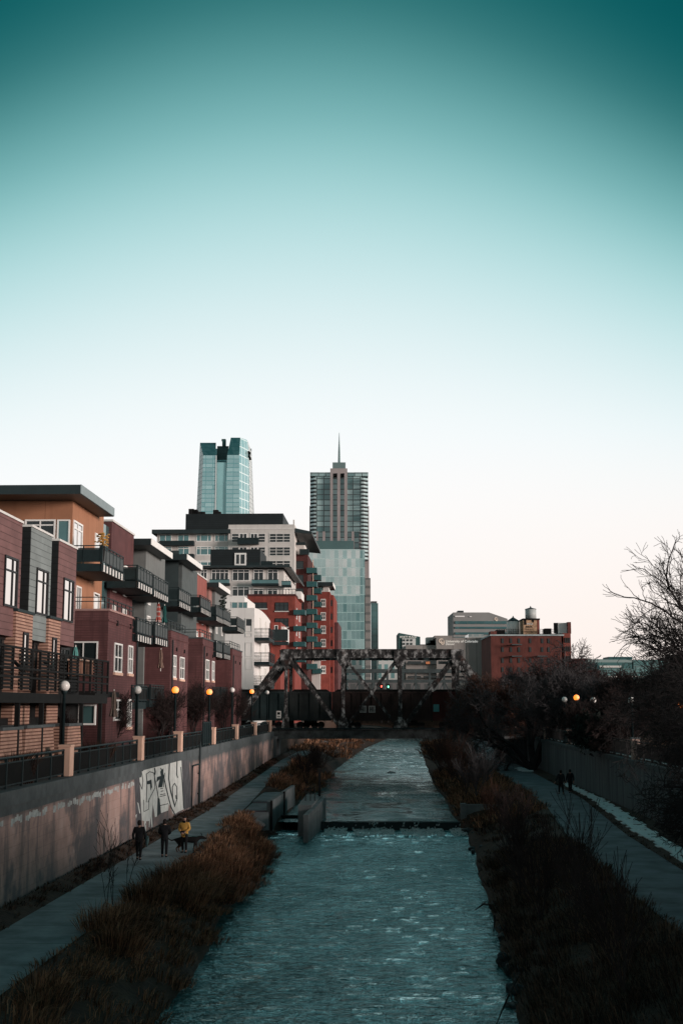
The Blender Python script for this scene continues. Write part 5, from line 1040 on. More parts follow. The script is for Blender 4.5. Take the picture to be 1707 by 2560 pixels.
# approach tracks on either side
for lb, x0, x1 in (('track bed right of the bridge, dark ballast edge', XN[5]+.6, 70), ('track bed left of the bridge', -60, XN[0]-.6)):
    tag(MB().box(x0, x1, YB+.5, YB+8, 3.6, zb+.4).build('railway_track', m_black), kind='structure')
# ------------------------------------------------------------------ freight train
YT = YB+4.1; zr = zb+.42
def wagon(label, pxa, pxb, mat, kind):
    x0, x1 = atY(pxa,1760,YT-1.5).x-.02, atY(pxb,1760,YT-1.5).x+.02; zt_ = atY(CX,1729,YT-1.5).z; zl = zr+1.05
    t = thing('freight_wagon', label, 'freight wagon', ((x0+x1)/2,YT,zr), 'wagons of the freight train')
    q = MB(); q.box(x0, x1, YT-1.45, YT+1.45, zl, zt_)
    n = max(4, int((x1-x0)/1.15))
    for k in range(n+1): x = x0+(x1-x0)*k/n; q.box(x-.07, x+.07, YT-1.56, YT-1.45, zl+.05, zt_-.05)
    q.box(x0-.02, x1+.02, YT-1.58, YT-1.45, zt_-.22, zt_-.06); q.box(x0-.02, x1+.02, YT-1.58, YT-1.45, zl-.05, zl+.18)
    if kind == 'hopper': q.box(x0+.1, x1-.1, YT-1.54, YT-1.45, (zl+zt_)/2-.1, (zl+zt_)/2+.02)
    q.build('body', mat, t)
    q = MB()
    q.prism([(x0+.2,zt_),(x1-.2,zt_),(x1-.6,zt_+.28),(x0+.6,zt_+.28)], 's', YT-1.2, YT+1.2); q.build('roof', m_black, t)
    for xc in (x0+2.2, x1-2.2):
        q = MB(); q.box(xc-1.3, xc+1.3, YT-1.1, YT-.9, zr+.4, zr+.75).box(xc-.4, xc+.4, YT-1.1, YT+1.1, zr+.75, zl)
        b = q.build('bogie', m_black, t)
        for dx in (-.9,.9):
            q = MB()
            for yy in (-.85,.75): q.tube([(xc+dx,YT+yy,zr+.45),(xc+dx,YT+yy+.12,zr+.45)], .44, 14)
            q.build('wheelset', m_steel_dark, b)
    q = MB(); q.box(x0-.05, x0, YT-.2, YT+.2, zr+.8, zr+1.05).box(x1, x1+.05, YT-.2, YT+.2, zr+.8, zr+1.05); q.build('coupler', m_black, t)
    return t, zl, zt_
mw1 = M('dark_teal_wagon', (.018,.032,.034), .7, .3, .6, streak=.3); mw2 = M('dark_brown_wagon', (.028,.017,.015), .8, .35, .6, streak=.4); mw3 = M('dark_red_wagon', (.050,.012,.011), .8, .3, .6, streak=.3)
wagon('dark teal wagon at the left end of the bridge', 560, 722, mw1, 'box'); wagon('dark green black wagon behind the left truss diagonal', 724, 828, M('green_black_wagon', (.02,.025,.025), .8, .3, .6), 'box')
t, zl, zt_ = wagon('ribbed brown hopper wagon in the middle of the bridge with two white placards', 832, 1079, mw2, 'hopper')
for px in (907.5, 929.5):
    p = atY(px,1773,YT-1.6); q = MB(); q.box(p.x-.42, p.x+.42, YT-1.6, YT-1.57, p.z-.42, p.z+.42); pl_ = q.build('placard', M('dull_white_placard', (.30,.30,.29), .8, .2, 4.) if px < 910 else bpy.data.materials['dull_white_placard'], t); q = MB()
    for dx in (-.22,-.02,.18): q.box(p.x+dx-.05, p.x+dx+.05, YT-1.61, YT-1.60, p.z-.3, p.z+.3)
    q.box(p.x-.22, p.x-.02, YT-1.612, YT-1.602, p.z-.05, p.z+.05); q.build('placard_mark', m_black, pl_)
t, zl, zt_ = wagon('dark red wagon right of the brown hopper with a small teal sign', 1082, 1215, mw3, 'box'); p = atY(1090,1770,YT-1.6); MB().box(p.x-.35, p.x+.35, YT-1.62, YT-1.58, p.z-.45, p.z+.45).build('placard', M('teal_placard', (.07,.26,.27), .7, .2, 4.), t)
wagon('dark wagon behind the big bare tree', 1218, 1400, m_steel_dark, 'box'); wagon('dull red brown wagon at the far right behind branches', 1403, 1560, mw2, 'box'); wagon('dull brown wagon cut off by the right picture edge', 1563, 1740, mw2, 'hopper')
wagon('black wagon at the far left behind the promenade trees', 400, 557, m_steel_dark, 'box')
# second bridge farther up the river
Y2 = 262.; t = thing('truss_bridge', 'thin dark truss bridge farther up the river behind the train', 'bridge', (12,Y2,4)); ma = M('slate_steel', (.045,.06,.062), .8, .4, .5)
xa, xb = atY(862,1690,Y2).x, atY(1180,1690,Y2).x; za, zb2, zc = atY(CX,1677,Y2).z, atY(CX,1703,Y2).z, atY(CX,1740,Y2).z
q = MB(); q.box(xa, xb, Y2-.3, Y2+.3, za-.35, za+.35); q.box(xa, xb, Y2+5.7, Y2+6.3, za-.3, za+.3); q.build('top_chord', ma, t); q = MB(); q.box(xa, xb, Y2-.3, Y2+.3, zb2-.3, zb2+.3); q.box(xa, xb, Y2-1, Y2+7, zc-1.2, zc); q.build('deck_beam', ma, t)
n = 9
for k in range(n+1): x = xa+(xb-xa)*k/n; MB().box(x-.2, x+.2, Y2-.25, Y2+.25, zc, za).build('vertical_post', ma, t)
for k in range(n):
    x0, x1 = xa+(xb-xa)*k/n, xa+(xb-xa)*(k+1)/n; q = MB(); xm = (x0+x1)/2; q.beam((x0,Y2,zb2),(xm,Y2,zc),.2,.3,(0,1,0)); q.beam((xm,Y2,zc),(x1,Y2,zb2),.2,.3,(0,1,0)); q.build('diagonal', ma, t)
for px, py, c, lb in ((953,1716,(1,.08,.05),'red signal light seen through the truss'), (970,1717,(.15,1,.6),'green signal light seen through the truss')):
    p = atY(px,py,240.); t = thing('traffic_signal', lb, 'traffic signal', (p.x,240,4)); MB().tube([(p.x,240,4),(p.x,240,p.z+.5)], .1, 6).build('pole', m_black, t); MB().box(p.x-.3, p.x+.3, 239.7, 239.9, p.z-.5, p.z+.5).build('housing', m_black, t); MB().lathe(p.x, 239.6, [(.02,p.z-.22),(.10,p.z-.10),(.14,p.z),(.10,p.z+.10),(.02,p.z+.22)], 10).build('signal_light', glow('signal_%d' % px, c, 3.5), t)
p = atY(697,1786,150.); t = thing('warning_sign', 'small white sign plate beside the left end of the bridge', 'sign', (p.x,150,4.1)); MB().box(p.x-.28, p.x+.28, 149.9, 149.95, p.z-.45, p.z+.4).build('plate', m_fascia, t); MB().tube([(p.x,150,4.0),(p.x,150,p.z+.4)], .04, 6).build('pole', m_black, t)
q = MB(); q.box(p.x-.16, p.x+.16, 149.88, 149.895, p.z-.02, p.z+.26); q.box(p.x-.18, p.x+.18, 149.88, 149.895, p.z-.3, p.z-.22); q.build('symbol', m_black, t)

# ------------------------------------------------------------------ bare trees
def tube_batch(segs, n=4):
    """segs: list of (p0, p1, r0, r1) -> verts, quads"""
    A = np.array([s[0] for s in segs]); B = np.array([s[1] for s in segs]); r0 = np.array([s[2] for s in segs]); r1 = np.array([s[3] for s in segs])
    d = B-A; d /= np.linalg.norm(d, axis=1, keepdims=True)+1e-9; ref = np.where(np.abs(d[:,2:3]) > .9, np.array([[1.,0,0]]), np.array([[0,0,1.]]))
    u = np.cross(d, ref); u /= np.linalg.norm(u, axis=1, keepdims=True)+1e-9; w = np.cross(d, u); V = []
    for P, r in ((A, r0), (B, r1)):
        for k in range(n): a = 2*math.pi*k/n; V.append(P+(u*math.cos(a)+w*math.sin(a))*r[:,None])
    V = np.stack(V, 1).reshape(-1, 3); base = np.arange(len(segs))[:,None]*2*n
    F = np.concatenate([base+np.array([[k,(k+1)%n,n+(k+1)%n,n+k]]) for k in range(n)], 0); return V, F
def grow(rnd, segs, p, d, ln, r, lev, maxlev, P):
    steps = P.get('steps', 5) if lev < maxlev else 3; sl = ln/steps
    for i in range(steps):
        wob = P['wob']*(1+.3*lev); d = (d+Vector((rnd.gauss(0,wob),rnd.gauss(0,wob),rnd.gauss(0,wob)+P['up'])))
        if P.get('droop') and lev >= 1: d.z -= P['droop']
        d.normalize(); q = p+d*sl; r2 = max(P['rmin'], r*(1-P['taper']/steps)); segs[min(lev,2)].append((tuple(p),tuple(q),r,r2)); p, r = q, r2
        if lev < maxlev and i >= P.get('first',1 if lev == 0 else 0):
            for _ in range(rnd.choice(P['nb'])):
                ang = math.radians(rnd.uniform(*P['ang'])); ax = d.orthogonal().normalized(); ax.rotate(Matrix.Rotation(rnd.uniform(0,2*math.pi), 3, d)); nd = d.copy(); nd.rotate(Matrix.Rotation(ang, 3, ax))
                if P.get('bias') is not None: nd = (nd+P['bias']*P.get('bw',.25)).normalized()
                grow(rnd, segs, p, nd, ln*rnd.uniform(*P['lr']), r*rnd.uniform(.5,.68), lev+1, maxlev, P)
    if lev < maxlev: grow(rnd, segs, p, d, ln*.6, r, lev+1, maxlev, P)
def tree(name, label, base, hgt, r, seed, maxlev=4, trunk=m_tree, twig=m_twig, stems=None, cat='tree', group=None, **P):
    D = dict(wob=.11, up=.03, taper=.5, nb=(1,1,2), ang=(25,60), lr=(.5,.75), rmin=.012); D.update(P); rnd = random.Random(seed); segs = {0:[],1:[],2:[]}
    for d, ln, rr in (stems or [((0,0,1), hgt*.42, r)]):
        grow(rnd, segs, Vector(base), Vector(d).normalized(), ln, rr, 0, maxlev, D)
    t = thing(name, label, cat, base, group); V, F = tube_batch(segs[0]+segs[1], 6); np_mesh('trunk', V, F, trunk, t)
    if segs[2]: V, F = tube_batch(segs[2], 3); np_mesh('crown', V, F, twig, t)
    return t, sum(len(s) for s in segs.values())
cnt = []
# large tree leaning in from the right edge
b = (21.3, 60., 3.7)
t, c = tree('bare_tree', 'large bare black tree leaning in from the right edge against the sky', b, 15, .34, 11, 5, m_tree, m_tree, cat='tree', nb=(0,1,1,1), ang=(22,50), lr=(.48,.72), wob=.10, up=.02, rmin=.011, first=1,
     stems=[((-.10,-.05,1), 6.2, .34), ((-.62,-.1,.80), 5.2, .22), ((-.32,.1,1), 6.0, .24), ((.25,.1,1), 6.0, .26), ((-.95,.0,.42), 4.2, .15), ((-.80,-.3,.55), 4.8, .18)], bias=Vector((-.35,0,.1)), bw=.3); cnt.append(c)
# dark foreground branches hanging over the right path
b = (16.9, 46., 3.6)
t, c = tree('bare_tree', 'low dark tree whose twigs hang over the right wall and path', b, 6, .2, 5, 5, m_tree, m_tree, nb=(0,1,1,1), ang=(25,60), lr=(.5,.75), wob=.14, up=-.005, rmin=.010, droop=.02,
     stems=[((-.6,-.1,.25), 3.2, .13), ((-.9,.1,.1), 3.4, .12), ((-.2,.1,.9), 3.2, .15), ((-.8,.2,.5), 3.4, .12), ((-.5,-.3,-.12), 2.6, .09)], bias=Vector((-.3,0,0))); cnt.append(c)
# big many-stemmed tree at the right end of the bridge
b = (20.4, 137., .4)
t, c = tree('bare_tree', 'big many limbed bare tree beside the right end of the bridge', b, 13, .5, 21, 5, m_tree, m_twig_gray, nb=(0,1,1,1), ang=(25,60), lr=(.5,.72), wob=.14, up=.03, rmin=.022,
     stems=[((-.1,0,1), 6.2, .42), ((.35,0,1), 6.6, .36), ((-.7,-.1,.85), 6.0, .30), ((.75,.1,.75), 6.2, .28), ((-.9,.1,.75), 5.4, .22)]); cnt.append(c)
spec = [(1225,1905,150,6.5,'russet brown leafy looking tree behind the truss right end',m_twig_brown,.024), (1395,1850,130,6.2,'grey bare tree right of the big many limbed tree',m_twig_gray,.022), (1445,1850,150,8.5,'thin bare tree in front of the brick warehouse corner',m_twig,.022), (1520,1850,118,5.8,'bare tree in front of the glass hall, left one',m_twig_gray,.02), (1590,1850,112,6.4,'bare tree in front of the glass hall, right one',m_twig,.02), (1650,1850,125,7.0,'bare tree near the right edge below the evergreen',m_twig_gray,.02), (1350,1840,175,8.4,'bare tree directly before the brick warehouse wall',m_twig_gray,.028), (1290,1840,178,7.4,'bare tree before the left half of the brick warehouse',m_twig_gray,.028), (1560,1880,96,4.2,'low bare tree at the brown lawn edge',m_twig,.016), (1480,1880,100,3.8,'smallest bare tree above the right wall',m_twig,.016)]
for i, (px, py, Y, hg, lb, mt, rm) in enumerate(spec):
    x = atY(px,1750,Y).x; t, c = tree('bare_tree', lb, (x,Y,3.6), hg*1.6, .18, 50+i, 4, m_tree, mt, group='bare trees on the right bank', nb=(1,1,2), ang=(25,58), lr=(.5,.75), wob=.13, rmin=rm, stems=[((random.uniform(-.4,.4),0,1), hg*.56, .17), ((random.uniform(-.8,.8),.2,1), hg*.56, .12), ((random.uniform(-.8,.8),-.2,1), hg*.5, .11)]); cnt.append(c)
# reddish small trees behind the left railing
LT = [(62,'small bare tree at the foot of the purple brick bay'),(79,'bare tree behind the third globe lamp, left side'),(91,'bare tree between the two glowing lamps'),(97,'bushy bare tree right of the second glowing lamp'),(108,'bare tree left of the small white lamp'),(118,'bare tree in front of the last brick bays'),(128,'bare tree beside the third glowing lamp'),(140,'bare tree nearest the bridge on the promenade')]
for i, (s, lb) in enumerate(LT):
    hg = [2.6,3.6,4.0,4.0,4.4,4.6,4.6,4.2][i]; t, c = tree('bare_tree', lb, L((-3.0-.4*(i%2),s,4.1)), hg*1.5, .09, 80+i, 4, m_tree, m_twig, group='small bare trees on the left promenade', nb=(0,1,1,2), ang=(18,45), lr=(.55,.8), wob=.10, up=.06, rmin=.009, stems=[((random.uniform(-.3,.3),random.uniform(-.3,.3),1), hg*.46, .06) for _ in range(3)]); cnt.append(c)
# tall shrubs on the banks
SB = [(1165,1985,1.0,2.5,m_twig,'tall twiggy shrub right of the upper river'),(1190,1990,1.0,2.6,m_twig_gray,'greyish twiggy shrub beside the right path bend'),(1130,1950,1.0,3.0,m_twig_brown,'russet shrub on the right bank before the bridge'),(1100,1930,1.0,2.8,m_twig,'dark shrub at the right bank near the bridge'),(1250,2080,1.0,1.9,m_twig,'brown shrub above the weir abutment'),(1285,2110,.8,1.9,m_twig,'brown shrub below the weir on the right bank'),(1225,2060,.8,1.7,m_twig_brown,'reddish shrub next to the weir abutment'),(1350,2300,.6,2.4,m_twig,'thin shrub before the right path, middle one'),(1440,2330,.6,3.2,m_twig,'thin shrub before the right path, right one'),(1300,2240,.5,2.6,m_twig,'thin dark shrub on the right slope'),(790,1945,-.3,2.6,m_twig,'dark shrub on the left bank near the bridge'),(765,1960,-.2,2.4,m_twig,'low dark shrub behind the orange grass by the bridge'),(1560,2480,.5,2.6,m_twig,'thin shrub at the bottom right corner'),(1215,1960,.6,1.8,m_twig_gray,'grey shrub in the path bend right of the bridge bank')]
for i, (px, py, z, hg, mt, lb) in enumerate(SB):
    p = atZ(px,py,z); rnd = random.Random(i); t, c = tree('shrub', lb, tuple(p), hg, .03, 120+i, 2, mt, mt, cat='shrub', group='twiggy shrubs on the banks', nb=(1,1,2), ang=(10,32), lr=(.5,.8), wob=.05, up=.03, rmin=.009 if p.y < 80 else .014, stems=[((rnd.gauss(0,.28),rnd.gauss(0,.28),1), hg*rnd.uniform(.45,.75), .018 if p.y < 80 else .026) for _ in range(12 if hg > 2.5 and p.y > 70 else 5)]); cnt.append(c)
for i, (px, py, hg, lb) in enumerate([(268,2275,3.0,'tall dry weed with seed heads beside the left path'),(282,2262,2.5,'dry weed leaning right of the tall one'),(318,2235,2.2,'thin dry weed above the orange grass mound')]):
    p = atZ(px,py,.1); t, c = tree('weed', lb, tuple(p), hg, .012, 150+i, 2, m_tree, m_tree, cat='plant', group='dry weeds beside the left path', nb=(0,1,1), ang=(20,45), lr=(.3,.5), wob=.05, up=.04, rmin=.008, stems=[((.05*i,0,1), hg*.62, .016), ((-.2,.1,1), hg*.5, .013)]); cnt.append(c)
# drift branches at the right water edge
for i, (pa, pb, lb) in enumerate([((1298,2433),(1240,2560),'dead branch dipping into the river at the lower right'),((1225,2262),(1187,2275),'dead twig poking over the water on the right bank'),((1235,2290),(1232,2330),'forked dead twig hanging at the water edge')]):
    a, b_ = atZ(*pa,-1.0), atZ(*pb,-1.55); m_ = (a+b_)/2+Vector((.05,0,.15)); q = MB(); q.tube([a,m_,b_], [.05,.04,.015], 6); q.tube([m_,m_+(b_-m_)*.5+Vector((.25,.1,.2)),m_+(b_-m_)*.8+Vector((.5,.1,.3))], [.03,.02,.01], 5); tag(q.build('dead_branch', m_tree), lb, 'branch')
# dark evergreen
def evergreen(label, px, Y, ztop, r, seed):
    rnd = np.random.RandomState(seed); x = atY(px,1700,Y).x; z0 = 3.8; t = thing('evergreen_tree', label, 'tree', (x,Y,z0)); MB().tube([(x,Y,z0),(x,Y,ztop-1)], [.25,.06], 8).build('trunk', m_tree, t); N = 7000
    cl = rnd.rand(150,3); hh = cl[:,0]**1.2; ang = cl[:,1]*6.283; rr = r*(1-hh*.75)*(.45+.55*cl[:,2]); C = np.stack([x+rr*np.cos(ang), Y+rr*np.sin(ang), z0+1+hh*(ztop-z0-1)], 1)
    k = rnd.randint(0,150,N); P = C[k]+rnd.normal(0,.42,(N,3)); a = rnd.normal(0,.16,(N,3)); b = rnd.normal(0,.16,(N,3)); V = np.stack([P,P+a,P+b],1).reshape(-1,3); np_mesh('crown', V, np.arange(3*N).reshape(-1,3), M('evergreen_needles_%d' % seed, (.010,.016,.013), .9, .5, 2.), t)
evergreen('dark dense evergreen at the right edge behind branches', 1690, 105., atY(CX,1645,105.).z, 2.6, 3); evergreen('low dark evergreen bush left of the right edge', 1635, 110., atY(CX,1700,110.).z, 2.2, 4); evergreen('round dark evergreen bush on the right wall', 1476, 96., atY(CX,1816,96.).z, 1.0, 5)

# ------------------------------------------------------------------ dry grass
def blades(rnd, base, hgt, lean, width, N=None):
    """base (N,3), per-blade height, lean vector (N,2), width -> two-segment blades"""
    N = len(base); a = rnd.rand(N)*6.283; w = np.stack([np.cos(a), np.sin(a), np.zeros(N)], 1)*width[:,None]*.5
    mid = base+np.stack([lean[:,0]*.35, lean[:,1]*.35, hgt*.62], 1); tip = base+np.stack([lean[:,0], lean[:,1], hgt*.92-.25*np.hypot(lean[:,0],lean[:,1])], 1)
    V = np.stack([base-w, base+w, mid+w*.75, mid-w*.75, tip], 1).reshape(-1,3); i = np.arange(N)[:,None]*5
    return V, np.concatenate([i+np.array([[0,1,2]]), i+np.array([[0,2,3]]), i+np.array([[3,2,4]])], 0)
def zground(x, Y):
    P = profile(Y)
    for (a, p), (b, q) in zip(P, P[1:]):
        if x <= b: return p+(q-p)*(x-a)/max(1e-6,b-a)
    return P[-1][1]
def tufts(name, label, spots, mat, seed):
    """spots: (x, y, radius, height, blades, lean x, lean y, width)"""
    rnd = np.random.RandomState(seed); VV, FF, off = [], [], 0
    for x, y, R, h, n, lx, ly, wd in spots:
        a = rnd.rand(n)*6.283; rr = R*np.sqrt(rnd.rand(n)); bx, by = x+rr*np.cos(a), y+rr*np.sin(a); z = zground(x,y)-.08
        hh = h*(.5+.6*rnd.rand(n))*(1-.35*(rr/R)**2); out = (.35+.5*rnd.rand(n))*h*(rr/R)
        lean = np.stack([out*np.cos(a)+lx*h+rnd.normal(0,.10*h,n), out*np.sin(a)+ly*h+rnd.normal(0,.10*h,n)], 1)
        V, F = blades(rnd, np.stack([bx,by,np.full(n,z)],1), hh, lean, wd*(.6+.8*rnd.rand(n))); VV.append(V); FF.append(F+off); off += len(V)
    o = np_mesh(name, np.concatenate(VV), np.concatenate(FF), mat); ta = o.data.attributes.new('tint', 'FLOAT', 'POINT'); ta.data.foreach_set('value', np.repeat(rnd.rand(len(o.data.vertices)//5+1), 5)[:len(o.data.vertices)].astype(np.float32)); return tag(o, label, 'grass', kind='stuff')
R_ = random.Random(3)
sp = []                                              # left bank between path and water
y = 24.
while y < 90:
    a, b = pl(y,PLR)+.25, pl(y,WL)+.25
    for k in range(3):
        u = R_.random(); x = a+(b-a)*u; big = .32+.55*max(0, mnoise.noise(Vector((x*.35,y*.16,2)))+.35)
        if y > 86.5 or (y > 82 and x > -6.2): continue
        sp.append((x, y+R_.uniform(-.4,.4), R_.uniform(.45,.75), big*(1.0 if u > .15 else .6), 85, .10, -.05, .016+.00022*y))
    y += .52
for x, Y, h in ((-6.9,52.5,1.5),(-6.3,53,1.6),(-6.0,54.5,1.5),(-5.8,51,1.4),(-6.6,50.,1.3),(-6.9,48,1.3),(-5.4,56,1.5),(-4.9,60,1.3),(-6.3,57.,1.2),(-6.2,62,1.0),(-5.6,66,1.1),(-4.8,70,1.2),(-4.4,74,1.2),(-5.6,75,1.0),(-6.3,79,.8),(-6.0,81,.75),(-5.0,64,1.2),(-7.4,42,1.3),(-7.0,44,1.3),(-6.6,40,1.3)):
    for k in range(3): sp.append((x+R_.uniform(-.4,.4), Y+R_.uniform(-.6,.6), .7, h*.88, 240, .08, -.05, .024))
tufts('grass', 'thick orange brown dry grass between the left path and the river', sp, m_grass, 1)
sp = []
for i in range(520):                                 # right bank
    y = 26+R_.random()**1.3*112; a, b = pl(y,WR)+.5, pl(y,RPL)-.3; x = a+(b-a)*R_.random(); n = mnoise.noise(Vector((x*.3,y*.14,9)))
    sp.append((x, y, R_.uniform(.5,.8), .28+.6*max(0,n+.1), 60, -.05, -.05, .018+.00025*y))
for i in range(420):
    y = 27+R_.random()*40; a, b = pl(y,WR)+.4, pl(y,RPL)-.25; x = a+(b-a)*R_.random(); sp.append((x, y, R_.uniform(.5,.8), R_.uniform(.35,.8), 70, -.08, -.06, .022))
tufts('grass', 'dark dry grass and weeds on the right bank slope', sp, m_grass_dark, 2)
sp = []
for i in range(330):
    y = 84+R_.random()*66; a, b = pl(y,WR)+.3, pl(y,RPL)-.4; x = a+(b-a)*R_.random(); sp.append((x, y, R_.uniform(.4,.8), R_.uniform(.4,1.0), 55, 0, 0, .05))
for i in range(70):
    y = 107+R_.random()*42; a, b = pl(y,PLR)+.3, pl(y,WL)+.1
    sp.append((a+(b-a)*R_.random(), y, .8, R_.uniform(.5,1.2), 90, .15, -.1, .05))
for x, y in ((11.4,99),(11.8,101),(12.6,103),(10.9,97),(12.2,105)): sp.append((x, y, 1.0, 1.9, 260, -.05, 0, .05))
tufts('grass', 'pale orange dry grass clumps on both banks before the bridge', sp, m_grass, 3)
sp = []
for i in range(430):
    y = 30+R_.random()*118; x = Lw(y)+.12+R_.random()*(.75 if y < 100 else .6); sp.append((x, y, .35, R_.uniform(.15,.34), 34, .18, -.1, .02+.0003*y))
for i in range(160):
    y = 45+R_.random()*75; x = pl(y,RPR)+.1+R_.random()*.35; sp.append((x, y, .3, .2, 26, 0, 0, .03))
tufts('grass', 'dead leaves and short brown grass along the foot of the walls', sp, m_grass_dark, 4)
sp = []
for i in range(90):
    y = 172+R_.random()*120; x = pl(y,WL)-R_.random()*7-.3; sp.append((x, y, 1.2, 1.1, 40, 0, 0, .12))
for i in range(60):
    y = 172+R_.random()*100; x = pl(y,WR)+R_.random()*5+.3; sp.append((x, y, 1.2, 1.1, 40, 0, 0, .12))
tufts('grass', 'orange grass on the river banks seen beneath the bridge', sp, m_grass, 5)
for i, (px, py, Y, lb) in enumerate([(38,1872,45.5,'russet ornamental grass in front of the leftmost garden wall'),(245,1838,62.,'russet ornamental grass between the garden wall and the brick bay')]):
    p = Vector(L(L.hit((px,py-20),'h',-1.0))); Y = p.y; rnd = np.random.RandomState(i); n = 420; a = rnd.rand(n)*6.283; rr = .7*np.sqrt(rnd.rand(n)); V, F = blades(rnd, np.stack([p.x+rr*np.cos(a), Y+1.6*rr*np.sin(a), np.full(n,4.1)],1), 1.15+.5*rnd.rand(n), np.stack([np.cos(a)*rr*.8, np.sin(a)*rr*.8],1), np.full(n,.03)); o = np_mesh('ornamental_grass', V, F, bpy.data.materials['dry_orange_grass'], origin=(p.x,Y,4.1)); tag(o, lb, 'ornamental grass')
p = atZ(1205,1877,-1) ; rock('rock', atZ(978,1934,-1.1), (.55,.3,.3), 'pale stone breaking the water above the weir', None, m_snow, 5)

# ------------------------------------------------------------------ people and the dog
def skin(name, nodes, edges, mat, parent, root=0, sub=2):
    off = WLOC[parent.name]; me = bpy.data.meshes.new(name); me.from_pydata([tuple(Vector(n[:3])-off) for n in nodes], edges, []); o = bpy.data.objects.new(name, me); COL.objects.link(o); o.parent = parent; WLOC[o.name] = off
    m = o.modifiers.new('skin', 'SKIN'); m.use_smooth_shade = True
    for i, n in enumerate(nodes): sv = me.skin_vertices[0].data[i]; sv.radius = (n[3], n[4] if len(n) > 4 else n[3]); sv.use_root = (i == root)
    s = o.modifiers.new('sub', 'SUBSURF'); s.levels = sub; s.render_levels = sub; me.materials.append(mat); return o
m_skin = M('skin', (.35,.20,.15), .6, .1, 6.); m_cloth_black = M('black_cloth', (.010,.010,.012), .9, .3, 5.); m_cloth_dark = M('charcoal_cloth', (.016,.018,.022), .9, .3, 5.); m_hair = M('dark_hair', (.015,.011,.010), .8, .3, 10.); m_yellow = M('mustard_jacket', (.62,.33,.08), .8, .18, 3.)
def person(label, loc, yaw, hgt, jacket, trousers, arms, legs=(.12,-.12), hood=False, hat=None, jlen=.0, torso=1.0):
    """arms: ((elbow),(wrist)) per side in local axes (x right, y forward, z up; metres at 1.75 m); legs: forward offset of each foot"""
    t = thing('person', label, 'person', loc); k = hgt/1.75; c, s = math.cos(yaw), math.sin(yaw)
    def W_(p): x, y, z = p[0]*k, p[1]*k, p[2]*k; return (loc[0]+x*c-y*s, loc[1]+x*s+y*c, loc[2]+z)
    def N_(p, r, r2=None): return (*W_(p), r*k, (r2 or r)*k)
    nodes = [N_((0,0,.95),.11,.09), N_((0,.01,1.15),.105,.08), N_((0,.015,1.34),.12,.085), N_((0,0,1.46),.07,.065), N_((0,.01,1.53),.055), N_((0,.03,1.60),.085,.095), N_((0,.03,1.69),.082,.09), N_((0,.02,1.745),.04)]
    edges = [(i,i+1) for i in range(7)]
    for sd, (el, wr) in zip((-1,1), arms):
        b = len(nodes); sh = (sd*.19,0,1.41); nodes += [N_(sh,.062), N_(el,.045), N_(wr,.032)]; edges += [(2,b),(b,b+1),(b+1,b+2)]; d = Vector(wr)-Vector(el); d.normalize(); pm = Vector(wr)+d*.08; nodes.append(N_(pm,.038,.02)); edges.append((b+2,b+3)); sidev = d.cross(Vector((0,1,.2))).normalized()
        for f in range(4):
            q0 = pm+d*.03+sidev*(f-1.5)*.021; q1 = q0+d*(.045+.008*(f in (1,2)))+Vector((0,.012,0)); q2 = q1+d*.03+Vector((0,.02,0)); e = len(nodes); nodes += [N_(q0,.0095), N_(q1,.009), N_(q2,.007)]; edges += [(b+3,e),(e,e+1),(e+1,e+2)]
        q0 = Vector(wr)+d*.03+Vector((-sd*.03,.02,0)); e = len(nodes); nodes += [N_(q0,.012), N_(q0+d*.045+Vector((-sd*.012,.02,0)),.009)]; edges += [(b+2,e),(e,e+1)]
    feet = []
    for sd, fy in zip((-1,1), legs):
        b = len(nodes); nodes += [N_((sd*.09,0,.90),.088), N_((sd*.10,fy*.55+.03,.50),.058), N_((sd*.10,fy-.02,.09),.042), N_((sd*.105,fy+.10,.04),.038,.03)]; edges += [(0,b),(b,b+1),(b+1,b+2),(b+2,b+3)]; feet.append((sd,fy))
    skin('body', nodes, edges, m_skin, t) if False else None
    body = skin('body', nodes, edges, m_skin if hat is None or jacket is m_yellow else m_skin, t)
    jn = [N_((0,.005,.78-jlen),.17*torso,.13), N_((0,.005,.92),.185*torso,.14), N_((0,.01,1.10),.175*torso,.125), N_((0,.015,1.30),.185*torso,.13), N_((0,0,1.44),.11,.095), N_((0,0,1.50),.085,.085)]; je = [(0,1),(1,2),(2,3),(3,4),(4,5)]
    for sd, (el, wr) in zip((-1,1), arms): b = len(jn); jn += [N_((sd*.20,0,1.40),.088), N_(el,.068), N_(Vector(wr)+(Vector(el)-Vector(wr))*.08,.052)]; je += [(3,b),(b,b+1),(b+1,b+2)]
    skin('jacket', jn, je, jacket, t)
    tn = [N_((0,0,.98),.15,.12)]; te = []
    for sd, fy in feet: b = len(tn); tn += [N_((sd*.09,0,.84),.102), N_((sd*.10,fy*.55+.03,.50),.075), N_((sd*.10,fy-.02,.11),.06)]; te += [(0,b),(b,b+1),(b+1,b+2)]
    skin('trousers', tn, te, trousers, t)
    for sd, fy in feet: skin('shoe', [N_((sd*.10,fy-.06,.05),.05,.045), N_((sd*.105,fy+.06,.045),.05,.04), N_((sd*.11,fy+.17,.035),.042,.03)], [(0,1),(1,2)], m_cloth_black, t)
    if hat: skin('hat', [N_((0,.02,1.645),.098,.108), N_((0,.02,1.72),.092,.10), N_((0,.02,1.775),.05)], [(0,1),(1,2)], hat, t)
    else: skin('hair', [N_((0,-.03,1.52),.07,.06), N_((0,-.02,1.60),.10,.095), N_((0,.0,1.69),.108,.11), N_((0,.01,1.775),.06)], [(0,1),(1,2),(2,3)], m_hair, t)
    return t, N_, W_
hang = (((-.27,-.03,1.13),(-.28,.05,.88)), ((.27,-.03,1.13),(.28,.05,.88)))
